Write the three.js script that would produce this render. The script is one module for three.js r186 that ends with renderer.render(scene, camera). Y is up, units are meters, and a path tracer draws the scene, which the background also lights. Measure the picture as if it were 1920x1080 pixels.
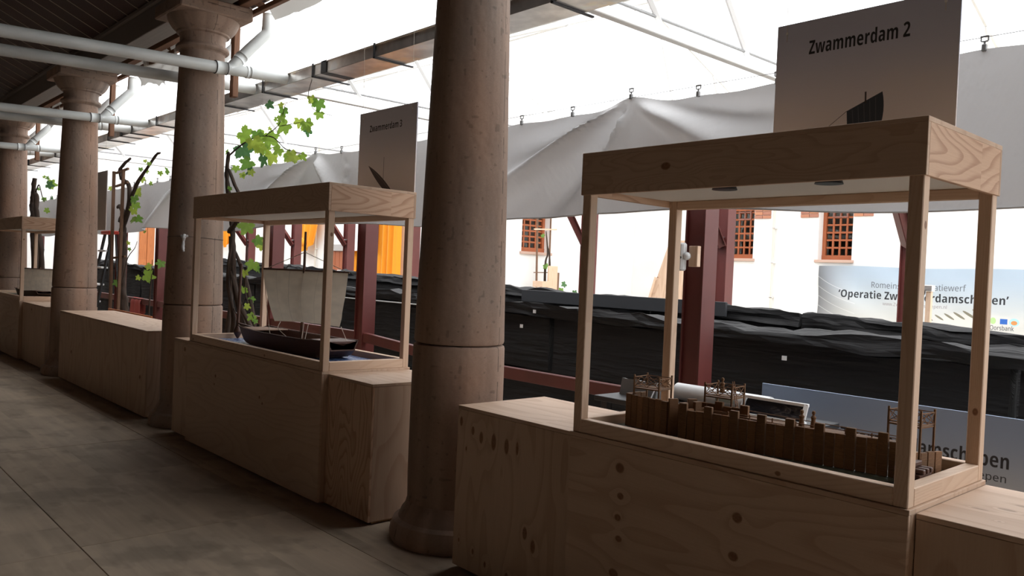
import * as THREE from 'three';
import { ConvexGeometry } from 'three/addons/geometries/ConvexGeometry.js';
import { mergeGeometries, toCreasedNormals } from 'three/addons/utils/BufferGeometryUtils.js';

// ---------------------------------------------------------------- camera, sky, exposure
const scene = new THREE.Scene();
const camera = new THREE.PerspectiveCamera(39.22, 16 / 9, 0.05, 200);
{
  const D = Math.PI / 180, yaw = 42.31 * D, pitch = -0.905 * D, roll = 2.485 * D;
  const fw = new THREE.Vector3(-Math.cos(yaw) * Math.cos(pitch), Math.sin(pitch), -Math.sin(yaw) * Math.cos(pitch));
  const r = new THREE.Vector3().crossVectors(fw, new THREE.Vector3(0, 1, 0)).normalize(), u = new THREE.Vector3().crossVectors(r, fw);
  camera.position.set(0, 1.6, 0);
  camera.up.copy(u.multiplyScalar(Math.cos(roll)).addScaledVector(r, -Math.sin(roll)));
  camera.lookAt(camera.position.clone().add(fw));
}
const SKY = 4.3;
{ // overcast sky: one even white, a touch brighter overhead
  const w = 64, h = 32, a = new Float32Array(w * h * 4);
  for (let j = 0; j < h; j++) for (let i = 0; i < w; i++) {
    const e = ((j + 0.5) / h - 0.5) * Math.PI, s = Math.max(0, Math.sin(e)), v = (1 + 2 * s) / 3 * 0.5 + 0.5, o = (j * w + i) * 4;
    a[o] = v * 0.985; a[o + 1] = v; a[o + 2] = v * 1.02; a[o + 3] = 1;
  }
  const t = new THREE.DataTexture(a, w, h, THREE.RGBAFormat, THREE.FloatType);
  t.mapping = THREE.EquirectangularReflectionMapping; t.magFilter = THREE.LinearFilter; t.minFilter = THREE.LinearFilter; t.needsUpdate = true;
  scene.background = t; scene.environment = t; scene.backgroundIntensity = SKY; scene.environmentIntensity = SKY;
}
const renderer = new THREE.WebGLRenderer({ antialias: true });
renderer.toneMapping = THREE.LinearToneMapping;
renderer.toneMappingExposure = 1.0;
renderer.shadowMap.enabled = true;

// ---------------------------------------------------------------- helpers
let seed = 1234567;
function rnd() { seed = (seed * 1664525 + 1013904223) >>> 0; return seed / 4294967296; }
const rr = (a, b) => a + (b - a) * rnd();
const V = (x, y, z) => new THREE.Vector3(x, y, z);
const clamp = (x, a, b) => Math.min(b, Math.max(a, x));
const smooth = (a, b, x) => { const t = clamp((x - a) / (b - a), 0, 1); return t * t * (3 - 2 * t); };
function hash(i, j, s) { let h = (i * 374761393 + j * 668265263 + s * 1442695041) | 0; h = Math.imul(h ^ (h >>> 13), 1274126177); h ^= h >>> 16; return (h >>> 0) / 4294967296; }
function noise(x, y, s = 0, px = 1 << 20, py = 1 << 20) {
  const i = Math.floor(x), j = Math.floor(y), u = x - i, v = y - j, a = u * u * (3 - 2 * u), b = v * v * (3 - 2 * v);
  const m = (k, n) => ((k % n) + n) % n, i0 = m(i, px), i1 = m(i + 1, px), j0 = m(j, py), j1 = m(j + 1, py);
  return (hash(i0, j0, s) * (1 - a) + hash(i1, j0, s) * a) * (1 - b) + (hash(i0, j1, s) * (1 - a) + hash(i1, j1, s) * a) * b;
}
function fbm(x, y, s, o = 4, px = 1 << 20, py = 1 << 20) { let f = 0, a = 0.5, t = 0; for (let k = 0; k < o; k++) { f += a * noise(x, y, s + k * 17, px, py); t += a; a *= 0.5; x *= 2; y *= 2; px *= 2; py *= 2; } return f / t; }
function dataTex(w, h, fn, metres = 1, srgb = true) {
  const a = new Uint8Array(w * h * 4);
  for (let j = 0; j < h; j++) for (let i = 0; i < w; i++) { const c = fn((i + 0.5) / w, (j + 0.5) / h), o = (j * w + i) * 4; a[o] = clamp(c[0], 0, 255); a[o + 1] = clamp(c[1], 0, 255); a[o + 2] = clamp(c[2], 0, 255); a[o + 3] = 255; }
  const t = new THREE.DataTexture(a, w, h); t.wrapS = t.wrapT = THREE.RepeatWrapping; t.magFilter = THREE.LinearFilter; t.minFilter = THREE.LinearMipmapLinearFilter; t.generateMipmaps = true;
  if (srgb) t.colorSpace = THREE.SRGBColorSpace;
  const m = Array.isArray(metres) ? metres : [metres, metres]; t.repeat.set(1 / m[0], 1 / m[1]); t.needsUpdate = true; return t;
}
const used = {};
function numbered(n) { used[n] = (used[n] ?? -1) + 1; return used[n] ? n + '_' + String(used[n]).padStart(3, '0') : n; }
function shade(o) { o.castShadow = o.receiveShadow = true; return o; }
function thing(name, label, category, group) { const o = new THREE.Group(); o.name = numbered(name); o.userData = { label, category }; if (group) o.userData.group = group; scene.add(o); return o; }
function struct(name, label, category = 'structure') { const o = new THREE.Group(); o.name = name; o.userData = { label, category, kind: 'structure' }; scene.add(o); return o; }
function part(parent, name, geo, mat, label) { const m = shade(new THREE.Mesh(geo, mat)); m.name = name; if (label) m.userData.label = label; parent.add(m); return m; }
function solo(name, label, category, geo, mat, group) { const m = shade(new THREE.Mesh(geo, mat)); m.name = numbered(name); m.userData = { label, category }; if (group) m.userData.group = group; scene.add(m); return m; }
// uv in metres, texture u along the grain axis
function uvMetres(g0, grain = 'x', off = 0) {
  const g = g0.index ? g0.toNonIndexed() : g0; if (!g.attributes.normal) g.computeVertexNormals();
  const p = g.attributes.position, n = g.attributes.normal, uv = new Float32Array(p.count * 2), gi = 'xyz'.indexOf(grain);
  for (let t = 0; t < p.count; t += 3) {
    const a = [0, 0, 0]; for (let k = 0; k < 3; k++) { a[0] += Math.abs(n.getX(t + k)); a[1] += Math.abs(n.getY(t + k)); a[2] += Math.abs(n.getZ(t + k)); }
    const ax = a[0] > a[1] ? (a[0] > a[2] ? 0 : 2) : (a[1] > a[2] ? 1 : 2);
    let [u, v] = [0, 1, 2].filter((k) => k !== ax); if (v === gi || (ax === gi && false)) [u, v] = [v, u];
    for (let k = 0; k < 3; k++) { const c = [p.getX(t + k), p.getY(t + k), p.getZ(t + k)]; uv[(t + k) * 2] = c[u] + off; uv[(t + k) * 2 + 1] = c[v] + off * 1.7; }
  }
  g.setAttribute('uv', new THREE.BufferAttribute(uv, 2)); return g;
}
// box from corner to corner with a chamfer c
function cbox(x0, x1, y0, y1, z0, z1, grain = 'x', c = 0.0015, off = 0) {
  if (x0 > x1) [x0, x1] = [x1, x0]; if (y0 > y1) [y0, y1] = [y1, y0]; if (z0 > z1) [z0, z1] = [z1, z0];
  if (!c) { const b = new THREE.BoxGeometry(x1 - x0, y1 - y0, z1 - z0); b.translate((x0 + x1) / 2, (y0 + y1) / 2, (z0 + z1) / 2); return uvMetres(b, grain, off); }
  c = Math.min(c, (x1 - x0) * 0.3, (y1 - y0) * 0.3, (z1 - z0) * 0.3); const q = [];
  for (const [X, sx] of [[x0, 1], [x1, -1]]) for (const [Y, sy] of [[y0, 1], [y1, -1]]) for (const [Z, sz] of [[z0, 1], [z1, -1]]) q.push(V(X + c * sx, Y + c * sy, Z), V(X + c * sx, Y, Z + c * sz), V(X, Y + c * sy, Z + c * sz));
  return uvMetres(new ConvexGeometry(q), grain, off);
}
function join(list) { return mergeGeometries(list.map((g0) => { const g = g0.index ? g0.toNonIndexed() : g0; if (!g.attributes.uv) uvMetres(g); for (const k of Object.keys(g.attributes)) if (!['position', 'normal', 'uv'].includes(k)) g.deleteAttribute(k); return g; })); }
// straight bar of rectangular section between two points
function bar(a, b, w, h, grain = 'x') { const d = new THREE.Vector3().subVectors(b, a), L = d.length(), g = cbox(-L / 2, L / 2, -h / 2, h / 2, -w / 2, w / 2, grain, Math.min(w, h) * 0.08); const q = new THREE.Quaternion().setFromUnitVectors(V(1, 0, 0), d.normalize()); g.applyQuaternion(q); g.translate((a.x + b.x) / 2, (a.y + b.y) / 2, (a.z + b.z) / 2); return g; }
// round bar, radii along a path
function tube(points, radii, radial = 10, seg = null, bumpy = 0) {
  const c = new THREE.CatmullRomCurve3(points, false, 'catmullrom', 0.4), n = seg ?? Math.max(2, (points.length - 1) * 5), F = c.computeFrenetFrames(n), P = [], UV = [], I = []; let run = 0, prev = null;
  const R = Array.isArray(radii) ? radii : [radii];
  for (let i = 0; i <= n; i++) {
    const t = i / n, p = c.getPoint(t); if (prev) run += p.distanceTo(prev); prev = p;
    const f = t * (R.length - 1), k = Math.min(R.length - 2, Math.floor(f)), r0 = R.length === 1 ? R[0] : R[k] + (R[k + 1] - R[k]) * (f - k);
    for (let j = 0; j <= radial; j++) { const a = j / radial * Math.PI * 2, jj = j % radial, r = r0 * (1 + bumpy * (noise(i * 0.7, jj * 1.3, 5) - 0.5)); const d = F.normals[i].clone().multiplyScalar(Math.cos(a)).addScaledVector(F.binormals[i], Math.sin(a)); P.push(p.x + d.x * r, p.y + d.y * r, p.z + d.z * r); UV.push(run, a * r0); }
  }
  const m = radial + 1; for (let i = 0; i < n; i++) for (let j = 0; j < radial; j++) { const a = i * m + j, b = a + 1, d = a + m, e = d + 1; I.push(a, d, b, b, d, e); }
  for (const i of [0, n]) { const k = P.length / 3, p = c.getPoint(i / n); P.push(p.x, p.y, p.z); UV.push(0, 0); for (let j = 0; j < radial; j++) i ? I.push(k, i * m + j, i * m + j + 1) : I.push(k, j + 1, j); }
  const g = new THREE.BufferGeometry(); g.setAttribute('position', new THREE.Float32BufferAttribute(P, 3)); g.setAttribute('uv', new THREE.Float32BufferAttribute(UV, 2)); g.setIndex(I); g.computeVertexNormals(); return g;
}
// closed sections joined along a path; rings are arrays of points of one length
function loft(rings, crease = 0.7) {
  const n = rings[0].length, P = [], I = [], UV = [];
  rings.forEach((r) => { let run = 0; r.forEach((p, j) => { if (j) run += p.distanceTo(r[j - 1]); P.push(p.x, p.y, p.z); UV.push(p.x, run); }); });
  for (let i = 0; i < rings.length - 1; i++) for (let j = 0; j < n; j++) { const a = i * n + j, b = i * n + (j + 1) % n, d = a + n, e = b + n; I.push(a, b, d, b, e, d); }
  for (const i of [0, rings.length - 1]) { const k = P.length / 3, c = V(0, 0, 0); rings[i].forEach((p) => c.addScaledVector(p, 1 / n)); P.push(c.x, c.y, c.z); UV.push(c.x, 0); for (let j = 0; j < n; j++) { const a = i * n + j, b = i * n + (j + 1) % n; i ? I.push(k, a, b) : I.push(k, b, a); } }
  const g = new THREE.BufferGeometry(); g.setAttribute('position', new THREE.Float32BufferAttribute(P, 3)); g.setAttribute('uv', new THREE.Float32BufferAttribute(UV, 2)); g.setIndex(I); g.computeVertexNormals();
  return crease ? toCreasedNormals(g, crease) : g;
}
function sheet(nu, nv, fn) {
  const P = [], UV = [], I = [];
  for (let j = 0; j <= nv; j++) for (let i = 0; i <= nu; i++) { const p = fn(i / nu, j / nv); P.push(p.x, p.y, p.z); UV.push(i / nu, j / nv); }
  for (let j = 0; j < nv; j++) for (let i = 0; i < nu; i++) { const a = j * (nu + 1) + i, b = a + 1, c = a + nu + 1, d = c + 1; I.push(a, b, c, b, d, c); }
  const g = new THREE.BufferGeometry(); g.setAttribute('position', new THREE.Float32BufferAttribute(P, 3)); g.setAttribute('uv', new THREE.Float32BufferAttribute(UV, 2)); g.setIndex(I); g.computeVertexNormals(); return g;
}
function lathe(profile, seg = 56) { // profile [r, y]; uv in metres round and up
  const g = new THREE.LatheGeometry(profile.map(([r, y]) => new THREE.Vector2(r, y)), seg), uv = g.attributes.uv, p = g.attributes.position, R = Math.max(...profile.map((q) => q[0]));
  for (let i = 0; i < uv.count; i++) uv.setXY(i, uv.getX(i) * Math.PI * 2 * R, p.getY(i)); return toCreasedNormals(g, 0.6);
}
const S = (o) => new THREE.MeshStandardMaterial(o), PH = (o) => new THREE.MeshPhysicalMaterial(o);
const lin = (r, g, b) => new THREE.Color().setRGB(r, g, b);

// ---------------------------------------------------------------- materials
// veneer: contour bands of a stretched field (rotary cut ply); knots [u, v, ru, rv] in metres pull the bands round them
function veneer(T, base, dark, sd, { knots = [], freq = [0.55, 2.6], bands = 9, amount = 0.3, size = 768, knotTone = [128, 88, 62], tall = null } = {}) {
  const TW = T, TH = tall ?? T;
  return dataTex(size, Math.round(size * Math.min(1, TH / TW)), (u, v) => {
    const x = u * TW, y = v * TH; let f = fbm(x * freq[0], y * freq[1], sd, 3) * bands + y * bands * 0.35, kd = 0;
    for (const [ku, kv, a, b] of knots) { const d = Math.hypot((x - ku) / a, (y - kv) / b); f += 0.9 * Math.exp(-d * d * 0.18); if (d < 1.6) kd = Math.max(kd, smooth(1.15, 0.75, d)); }
    const w = f - Math.floor(f), line = smooth(0.45, 0.95, w) * smooth(1.0, 0.95, w), fine = noise(x * 9, y * 420, sd + 9) - 0.5, blot = fbm(x * 1.2, y * 2.2, sd + 40, 3) - 0.5;
    const k = clamp(line * amount + fine * 0.14 + blot * 0.3, -0.35, 1), q = kd * (0.75 + 0.25 * noise(x * 160, y * 160, sd));
    return [0, 1, 2].map((c) => { const w0 = base[c] + (dark[c] - base[c]) * k; return w0 + (knotTone[c] - w0) * q; });
  }, [TW, TH]);
}
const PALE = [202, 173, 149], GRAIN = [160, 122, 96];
const ply = [3, 11, 29].map((s, i) => S({ map: veneer(2.6, PALE.map((c) => c - i * 4), GRAIN, s, { knots: [[0.5 + i * 0.3, 0.4, 0.02, 0.028], [1.7, 1.1 + i * 0.2, 0.018, 0.024], [2.2, 2.0, 0.02, 0.03]] }), roughness: 0.62 }));
const plyBold = S({ map: veneer(1.3, [208, 172, 144], [156, 112, 84], 57, { bands: 14, freq: [1.0, 4.0], amount: 0.5 }), roughness: 0.6 });
const plyEdge = S({ map: dataTex(64, 256, (u, v) => { const k = Math.floor(v * 7) % 2; const n = (noise(u * 30, v * 60, 2) - 0.5) * 24; return k ? [150 + n, 108 + n, 76 + n] : [196 + n, 158 + n, 120 + n]; }, [0.2, 0.018]), roughness: 0.75 });
const pine = [71, 83].map((s) => S({ map: veneer(1.4, [214, 184, 158], [186, 146, 116], s, { bands: 60, freq: [0.25, 3.0], amount: 0.3, size: 640, knots: [[0.3, 0.2, 0.012, 0.009], [0.75, 0.62, 0.014, 0.01], [1.1, 0.95, 0.011, 0.009], [0.15, 1.2, 0.01, 0.008], [0.95, 0.12, 0.012, 0.01]] }), roughness: 0.58 }));
const soffitPaint = S({ color: lin(0.76, 0.72, 0.68), roughness: 0.7 });
const floorWood = [5, 19, 37].map((s, i) => S({
  map: dataTex(640, 320, (u, v) => {
    const x = u * 2.66, y = v * 1.22, g = fbm(x * 1.2, y * 22, s, 4) - 0.5, b = fbm(x * 2.4, y * 2.4, s + 60, 5) - 0.5, st = smooth(0.60, 0.72, fbm(x * 5, y * 9, s + 90, 3));
    const k = 1 + g * 0.14 + b * 0.17 - st * 0.05 - 0.1 * smooth(0.56, 0.7, fbm(x * 3 + y * 2, y * 3 - x, s + 33, 5)); return [176 * k, 157 * k, 136 * k].map((c) => c - i * 4);
  }, [2.66, 1.22]), roughness: 0.74, bumpMap: dataTex(256, 256, (u, v) => { const n = 255 * fbm(u * 8, v * 60, s, 3, 8, 60); return [n, n, n]; }, 1.2, false), bumpScale: 0.0012
}));
const stoneTex = (s) => dataTex(512, 1024, (u, v) => {
  const y = v * 4, b = fbm(u * 4, y * 1.6, s, 5, 4) - 0.5, st = fbm(u * 22, y * 0.5, s + 30, 4, 22) - 0.5, f = noise(u * 260, y * 190, s + 3, 260) - 0.5, pit = smooth(0.86, 0.92, noise(u * 60, y * 34, s + 8, 60)), pk = fbm(u * 6, y * 1.2, s + 70, 3, 6) - 0.5;
  const cr = Math.abs(u - 0.3 - 0.004 * noise(y * 9, 1, s)) < 0.0025 && noise(y * 16, 3, s) > 0.35 ? 0.3 : 0, k = 1 + b * 0.26 + st * 0.26 + f * 0.06 - pit * 0.14 - cr; return [150 * k + pk * 24, 127 * k, 112 * k - pk * 13];
}, [1.76, 4]);
const stoneBump = dataTex(256, 512, (u, v) => { const n = 255 * (0.6 * fbm(u * 12, v * 24, 4, 4, 12, 24) + 0.4 * noise(u * 70, v * 130, 5, 70, 130)); return [n, n, n]; }, [1.76, 4], false);
const stone = [2, 44, 91, 120].map((s) => S({ map: stoneTex(s), roughness: 0.86, bumpMap: stoneBump, bumpScale: 0.004 }));
const beamPaint = S({ color: lin(0.2, 0.175, 0.16), roughness: 0.75, bumpMap: dataTex(256, 64, (u, v) => { const n = 255 * fbm(u * 4, v * 30, 8, 3, 4, 30); return [n, n, n]; }, [2, 0.4], false), bumpScale: 0.002 });
const ceilingWood = [0, 1, 2].map((i) => S({ map: dataTex(128, 256, (u, v) => { const k = 0.85 + 0.35 * fbm(u * 22, v * 2, 12 + i, 3, 22, 2) + i * 0.06; return [46 * k, 21 * k, 15 * k]; }, [0.2, 2]), roughness: 0.62 }));
const ceilingBack = S({ color: lin(0.42, 0.34, 0.28), roughness: 0.9 });
const oldTimber = S({ map: veneer(1.5, [128, 92, 70], [84, 56, 40], 77, { bands: 40, freq: [0.3, 4] }), roughness: 0.8 });
const pvc = S({ map: dataTex(256, 128, (u, v) => { const b = fbm(u * 6, v * 4, 3, 4, 6, 4) - 0.5; const k = 1 + b * 0.16; return [218 * k, 221 * k, 219 * k]; }, [1.5, 0.36]), roughness: 0.34 });
const rubber = S({ color: lin(0.04, 0.04, 0.042), roughness: 0.7 });
const galv = S({ map: dataTex(512, 256, (u, v) => { const b = fbm(u * 12, v * 6, 31, 5, 12, 6), r = smooth(0.58, 0.74, fbm(u * 7, v * 4, 52, 4, 7, 4)); const k = 0.72 + 0.45 * b; return [252 * k + r * 20, 248 * k + r * 8, 244 * k - r * 12]; }, [2.2, 1.1]), metalness: 0.95, roughness: 0.3 });
const galvDark = S({ color: lin(0.05, 0.05, 0.055), metalness: 0.4, roughness: 0.5 });
const whiteSteel = S({ color: lin(0.88, 0.88, 0.87), roughness: 0.45 });
const clipGrey = S({ color: lin(0.22, 0.22, 0.22), metalness: 0.3, roughness: 0.5 });
const wireSteel = S({ color: lin(0.3, 0.3, 0.3), metalness: 0.8, roughness: 0.4 });
const redSteel = S({ map: dataTex(256, 256, (u, v) => { const k = 0.9 + 0.22 * fbm(u * 5, v * 5, 15, 4, 5, 5); return [94 * k, 41 * k, 37 * k]; }, 1), roughness: 0.5 });
const boltSteel = S({ color: lin(0.5, 0.5, 0.5), metalness: 0.9, roughness: 0.35 });
const tarpMat = PH({ color: lin(0.62, 0.615, 0.62), roughness: 1, transmission: 0.2, thickness: 0, side: THREE.DoubleSide, bumpMap: dataTex(256, 128, (u, v) => { const n = 255 * fbm(u * 30, v * 14, 6, 4, 30, 14); return [n, n, n]; }, 1, false), bumpScale: 0.004 });
const charred = [0, 1].map((i) => S({ map: dataTex(512, 256, (u, v) => { const g = fbm(u * 6, v * 40, 70 + i, 5, 6, 40), b = fbm(u * 5, v * 4, 90 + i, 4, 5, 4), k = 0.55 + 0.5 * g + 0.45 * b; return [21 * k, 20 * k, 21 * k]; }, [2, 1]), roughness: 0.85, bumpMap: dataTex(512, 256, (u, v) => { const n = 255 * (0.65 * fbm(u * 5, v * 30, 71 + i, 4, 5, 30) + 0.35 * fbm(u * 9, v * 9, 73, 3, 9, 9)); return [n, n, n]; }, [2, 1], false), bumpScale: 0.03 }));
const blackBoard = S({ color: lin(0.018, 0.019, 0.022), roughness: 0.55 });
const plaster = S({ map: dataTex(256, 256, (u, v) => { const k = 0.97 + 0.05 * fbm(u * 6, v * 6, 18, 4, 6, 6); return [238 * k, 238 * k, 236 * k]; }, 3), roughness: 0.9 });
const innerPaint = S({ color: lin(0.4, 0.335, 0.275), roughness: 0.9 });
const groundMat = S({ map: dataTex(256, 256, (u, v) => { const k = 0.7 + 0.5 * fbm(u * 20, v * 20, 9, 5, 20, 20); return [206 * k, 198 * k, 184 * k]; }, 3), roughness: 0.95 });
const brickMat = [0, 1, 2].map((i) => S({ color: lin(0.42 + i * 0.05, 0.19 + i * 0.02, 0.13), roughness: 0.9 }));
const sillMat = S({ color: lin(0.52, 0.36, 0.29), roughness: 0.85 });
const windowWood = S({ color: lin(0.36, 0.1, 0.035), roughness: 0.5 });
const paneMat = PH({ color: lin(0.82, 0.86, 0.84), roughness: 0.02, transmission: 1, thickness: 0, ior: 1.5, side: THREE.DoubleSide });
const roomPaint = S({ color: lin(0.4, 0.34, 0.28), roughness: 0.9 });
const curtainMat = PH({ color: lin(0.95, 0.4, 0.025), roughness: 1, transmission: 0.2, thickness: 0, side: THREE.DoubleSide });
const paperWhite = S({ color: lin(0.82, 0.82, 0.82), roughness: 0.7 });
const glassRoof = PH({ color: lin(0.97, 0.97, 0.97), roughness: 0.1, transmission: 1, thickness: 0, ior: 1.45, side: THREE.DoubleSide });
const blackPlastic = S({ color: lin(0.012, 0.012, 0.013), roughness: 0.4 });
const whitePlastic = S({ color: lin(0.75, 0.76, 0.77), roughness: 0.4 });
const alu = S({ color: lin(0.78, 0.78, 0.79), metalness: 0.1, roughness: 0.4 });
const redPaint = S({ color: lin(0.55, 0.04, 0.02), roughness: 0.45 });
const bark = S({ map: dataTex(128, 256, (u, v) => { const k = 0.55 + 0.8 * fbm(u * 4, v * 26, 22, 4, 4, 26); return [66 * k, 52 * k, 43 * k]; }, [0.4, 0.3]), roughness: 0.95 });
const trellisWood = S({ map: veneer(1, [122, 92, 72], [80, 56, 42], 64, { bands: 40, freq: [0.3, 4], size: 256 }), roughness: 0.85 });
const leafMats = [[0.27, 0.44, 0.06], [0.17, 0.34, 0.055], [0.42, 0.55, 0.08], [0.07, 0.18, 0.06]].map((c) => PH({ color: lin(...c), roughness: 0.85, transmission: 0.5, thickness: 0, side: THREE.DoubleSide }));
const modelWood = [0, 1, 2].map((i) => S({ map: veneer(0.3, [122 + i * 9, 88 + i * 6, 58 + i * 4], [82, 55, 34], 130 + i, { bands: 40, freq: [2, 18], size: 256 }), roughness: 0.75 }));
const hullWood = S({ map: veneer(0.8, [92, 60, 46], [52, 32, 25], 143, { bands: 40, freq: [0.6, 9], size: 256 }), roughness: 0.5 });
const deckWood = S({ map: veneer(0.4, [150, 122, 104], [112, 86, 70], 151, { bands: 40, freq: [2, 18], size: 128 }), roughness: 0.7 });
const waterBlue = S({ map: dataTex(512, 512, (u, v) => { const a = fbm(u * 60, v * 60, 33, 3, 60, 60), b = smooth(0.52, 0.68, fbm(u * 80, v * 46, 35, 3, 80, 46)), k = 0.6 + 0.7 * a; return [44 * k + b * 120, 72 * k + b * 118, 132 * k + b * 90]; }, 0.7), roughness: 0.35, bumpMap: dataTex(512, 512, (u, v) => { const n = 255 * fbm(u * 70, v * 70, 36, 3, 70, 70); return [n, n, n]; }, 0.7, false), bumpScale: 0.01 });
const waterMud = S({ map: dataTex(256, 256, (u, v) => { const k = 0.6 + 0.7 * fbm(u * 24, v * 24, 47, 4, 24, 24); return [72 * k, 78 * k, 62 * k]; }, 0.8), roughness: 0.35, bumpMap: dataTex(256, 256, (u, v) => { const n = 255 * fbm(u * 40, v * 40, 48, 3, 40, 40); return [n, n, n]; }, 0.8, false), bumpScale: 0.005 });
const sailCloth = PH({ map: dataTex(256, 256, (u, v) => { const f = (u * 6) % 1, seam = f < 0.03 ? 0.9 : 1, k = seam * (0.95 + 0.1 * fbm(u * 10, v * 10, 3, 3)); return [236 * k, 224 * k, 206 * k]; }, 1), roughness: 1, transmission: 0.2, thickness: 0, side: THREE.DoubleSide });
const string = S({ color: lin(0.62, 0.56, 0.48), roughness: 0.9 });
const redCloth = S({ color: lin(0.4, 0.09, 0.08), roughness: 1, side: THREE.DoubleSide });
const orangeBoard = S({ map: veneer(1.6, [186, 112, 62], [142, 78, 38], 88, { bands: 20, freq: [0.4, 4], size: 256 }), roughness: 0.6 });
const membrane = PH({ color: lin(0.62, 0.6, 0.56), roughness: 1, transmission: 0.25, thickness: 0, side: THREE.DoubleSide });

// ---------------------------------------------------------------- gallery floor, roof, back walls
{
  const floor = struct('floor', 'dusty plywood sheet floor of the gallery', 'floor');
  part(floor, 'subfloor', cbox(-26, 6, -0.3, -0.022, -3.72, 7.3, 'x', 0), innerPaint);
  const zs = [-3.72, -2.49, -1.27, -0.05, 1.17, 2.39, 3.61, 4.83, 6.05, 7.27], P = 2.66; let k = 0;
  for (let r = 0; r < 9; r++) for (let i = -7; i < 4; i++) {
    const x0 = -7.5 + P * (i + 1) + (r >= 2 ? 0.06 : 0), g = cbox(x0 + 0.003, x0 + P - 0.003, -0.022, (hash(i, r, 3) - 0.5) * 0.002 - 0.001, zs[r] + 0.0025, zs[r + 1] - 0.0025, 'x', 0.0015, hash(i, r, 8) * 3);
    if (x0 + P > -26.1 && x0 < 5.5) part(floor, 'floor_panel', g, floorWood[k++ % 3]);
  }
}
const SL = 0.467; // roof slope
const roofY = (z) => 4.433 + (z + 2.9) * SL;
{
  const c = struct('ceiling', 'dark plank ceiling sloping down to the column beam', 'ceiling');
  const slab = (z0, z1, t0, t1, x0, x1) => loft([x0, x1].map((x) => [V(x, roofY(z0) + t0, z0), V(x, roofY(z1) + t0, z1), V(x, roofY(z1) + t1, z1), V(x, roofY(z0) + t1, z0)]), 0.3);
  part(c, 'roof_deck', slab(-3.5, 2.9, 0.02, 0.16, -26, 6), ceilingBack); part(c, 'roof_deck', cbox(-26, 6, 6.9, 7.1, 2.55, 7.6, 'x', 0), ceilingWood[0]);
  const plank = (() => { const g = slab(-3.48, 2.6, 0.0, 0.022, -0.177, 0.177); return uvMetres(g, 'x'); })();
  const strip = uvMetres(slab(-3.48, 2.6, -0.006, 0.004, -0.008, 0.008), 'x');
  for (let i = 0; i < 87; i++) { const m = part(c, 'plank', plank, ceilingWood[i % 3 === 0 ? 0 : hash(i, 1, 2) > 0.5 ? 1 : 2]); m.position.set(-25.7 + i * 0.36, 0, 0); const j = part(c, 'joint_strip', strip, ceilingBack); j.position.set(-25.52 + i * 0.36, 0, 0); }
  const ws = struct('wall_south', 'plain wall of the gallery behind the visitor', 'wall'); part(ws, 'wall_panel', cbox(-26, 6, -0.3, 7.2, 7.28, 7.6, 'x', 0), innerPaint);
  const we = struct('wall_east', 'plain end wall of the gallery', 'wall'); part(we, 'wall_panel', cbox(5.4, 5.7, -0.3, 7.2, -3.7, 7.6, 'x', 0), innerPaint);
  const ww = struct('wall_west', 'white plastered end wall beyond the boat', 'wall'); part(ww, 'wall_panel', cbox(-26.2, -25.9, -0.3, 6.5, -11.8, -3.72, 'x', 0), plaster); part(ww, 'gallery_end', cbox(-26.2, -25.9, -0.3, 7.2, -3.72, 7.6, 'x', 0), innerPaint);
}
{
  const b = struct('trim_1', 'dark timber beam lying on the stone capitals', 'beam');
  part(b, 'architrave', cbox(-25.9, 5.4, 4.1, 4.42, -3.2, -2.97, 'x', 0.006), beamPaint);
  part(b, 'upper_moulding', cbox(-25.9, 5.4, 4.355, 4.405, -2.97, -2.93, 'x', 0.006), beamPaint);
  part(b, 'eave_purlin', cbox(-25.9, 5.4, 4.1, 4.18, -3.36, -3.27, 'x', 0.004), oldTimber);
  part(b, 'eave_batten', cbox(-25.9, 5.4, 4.05, 4.1, -3.46, -3.41, 'x', 0.004), oldTimber);
  for (let i = 0; i < 38; i++) part(b, 'rafter_tail', bar(V(-25.2 + i * 0.8, roofY(-3.2) - 0.05, -3.2), V(-25.2 + i * 0.8, roofY(-3.46) - 0.05, -3.46), 0.06, 0.07), oldTimber);
}
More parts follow.
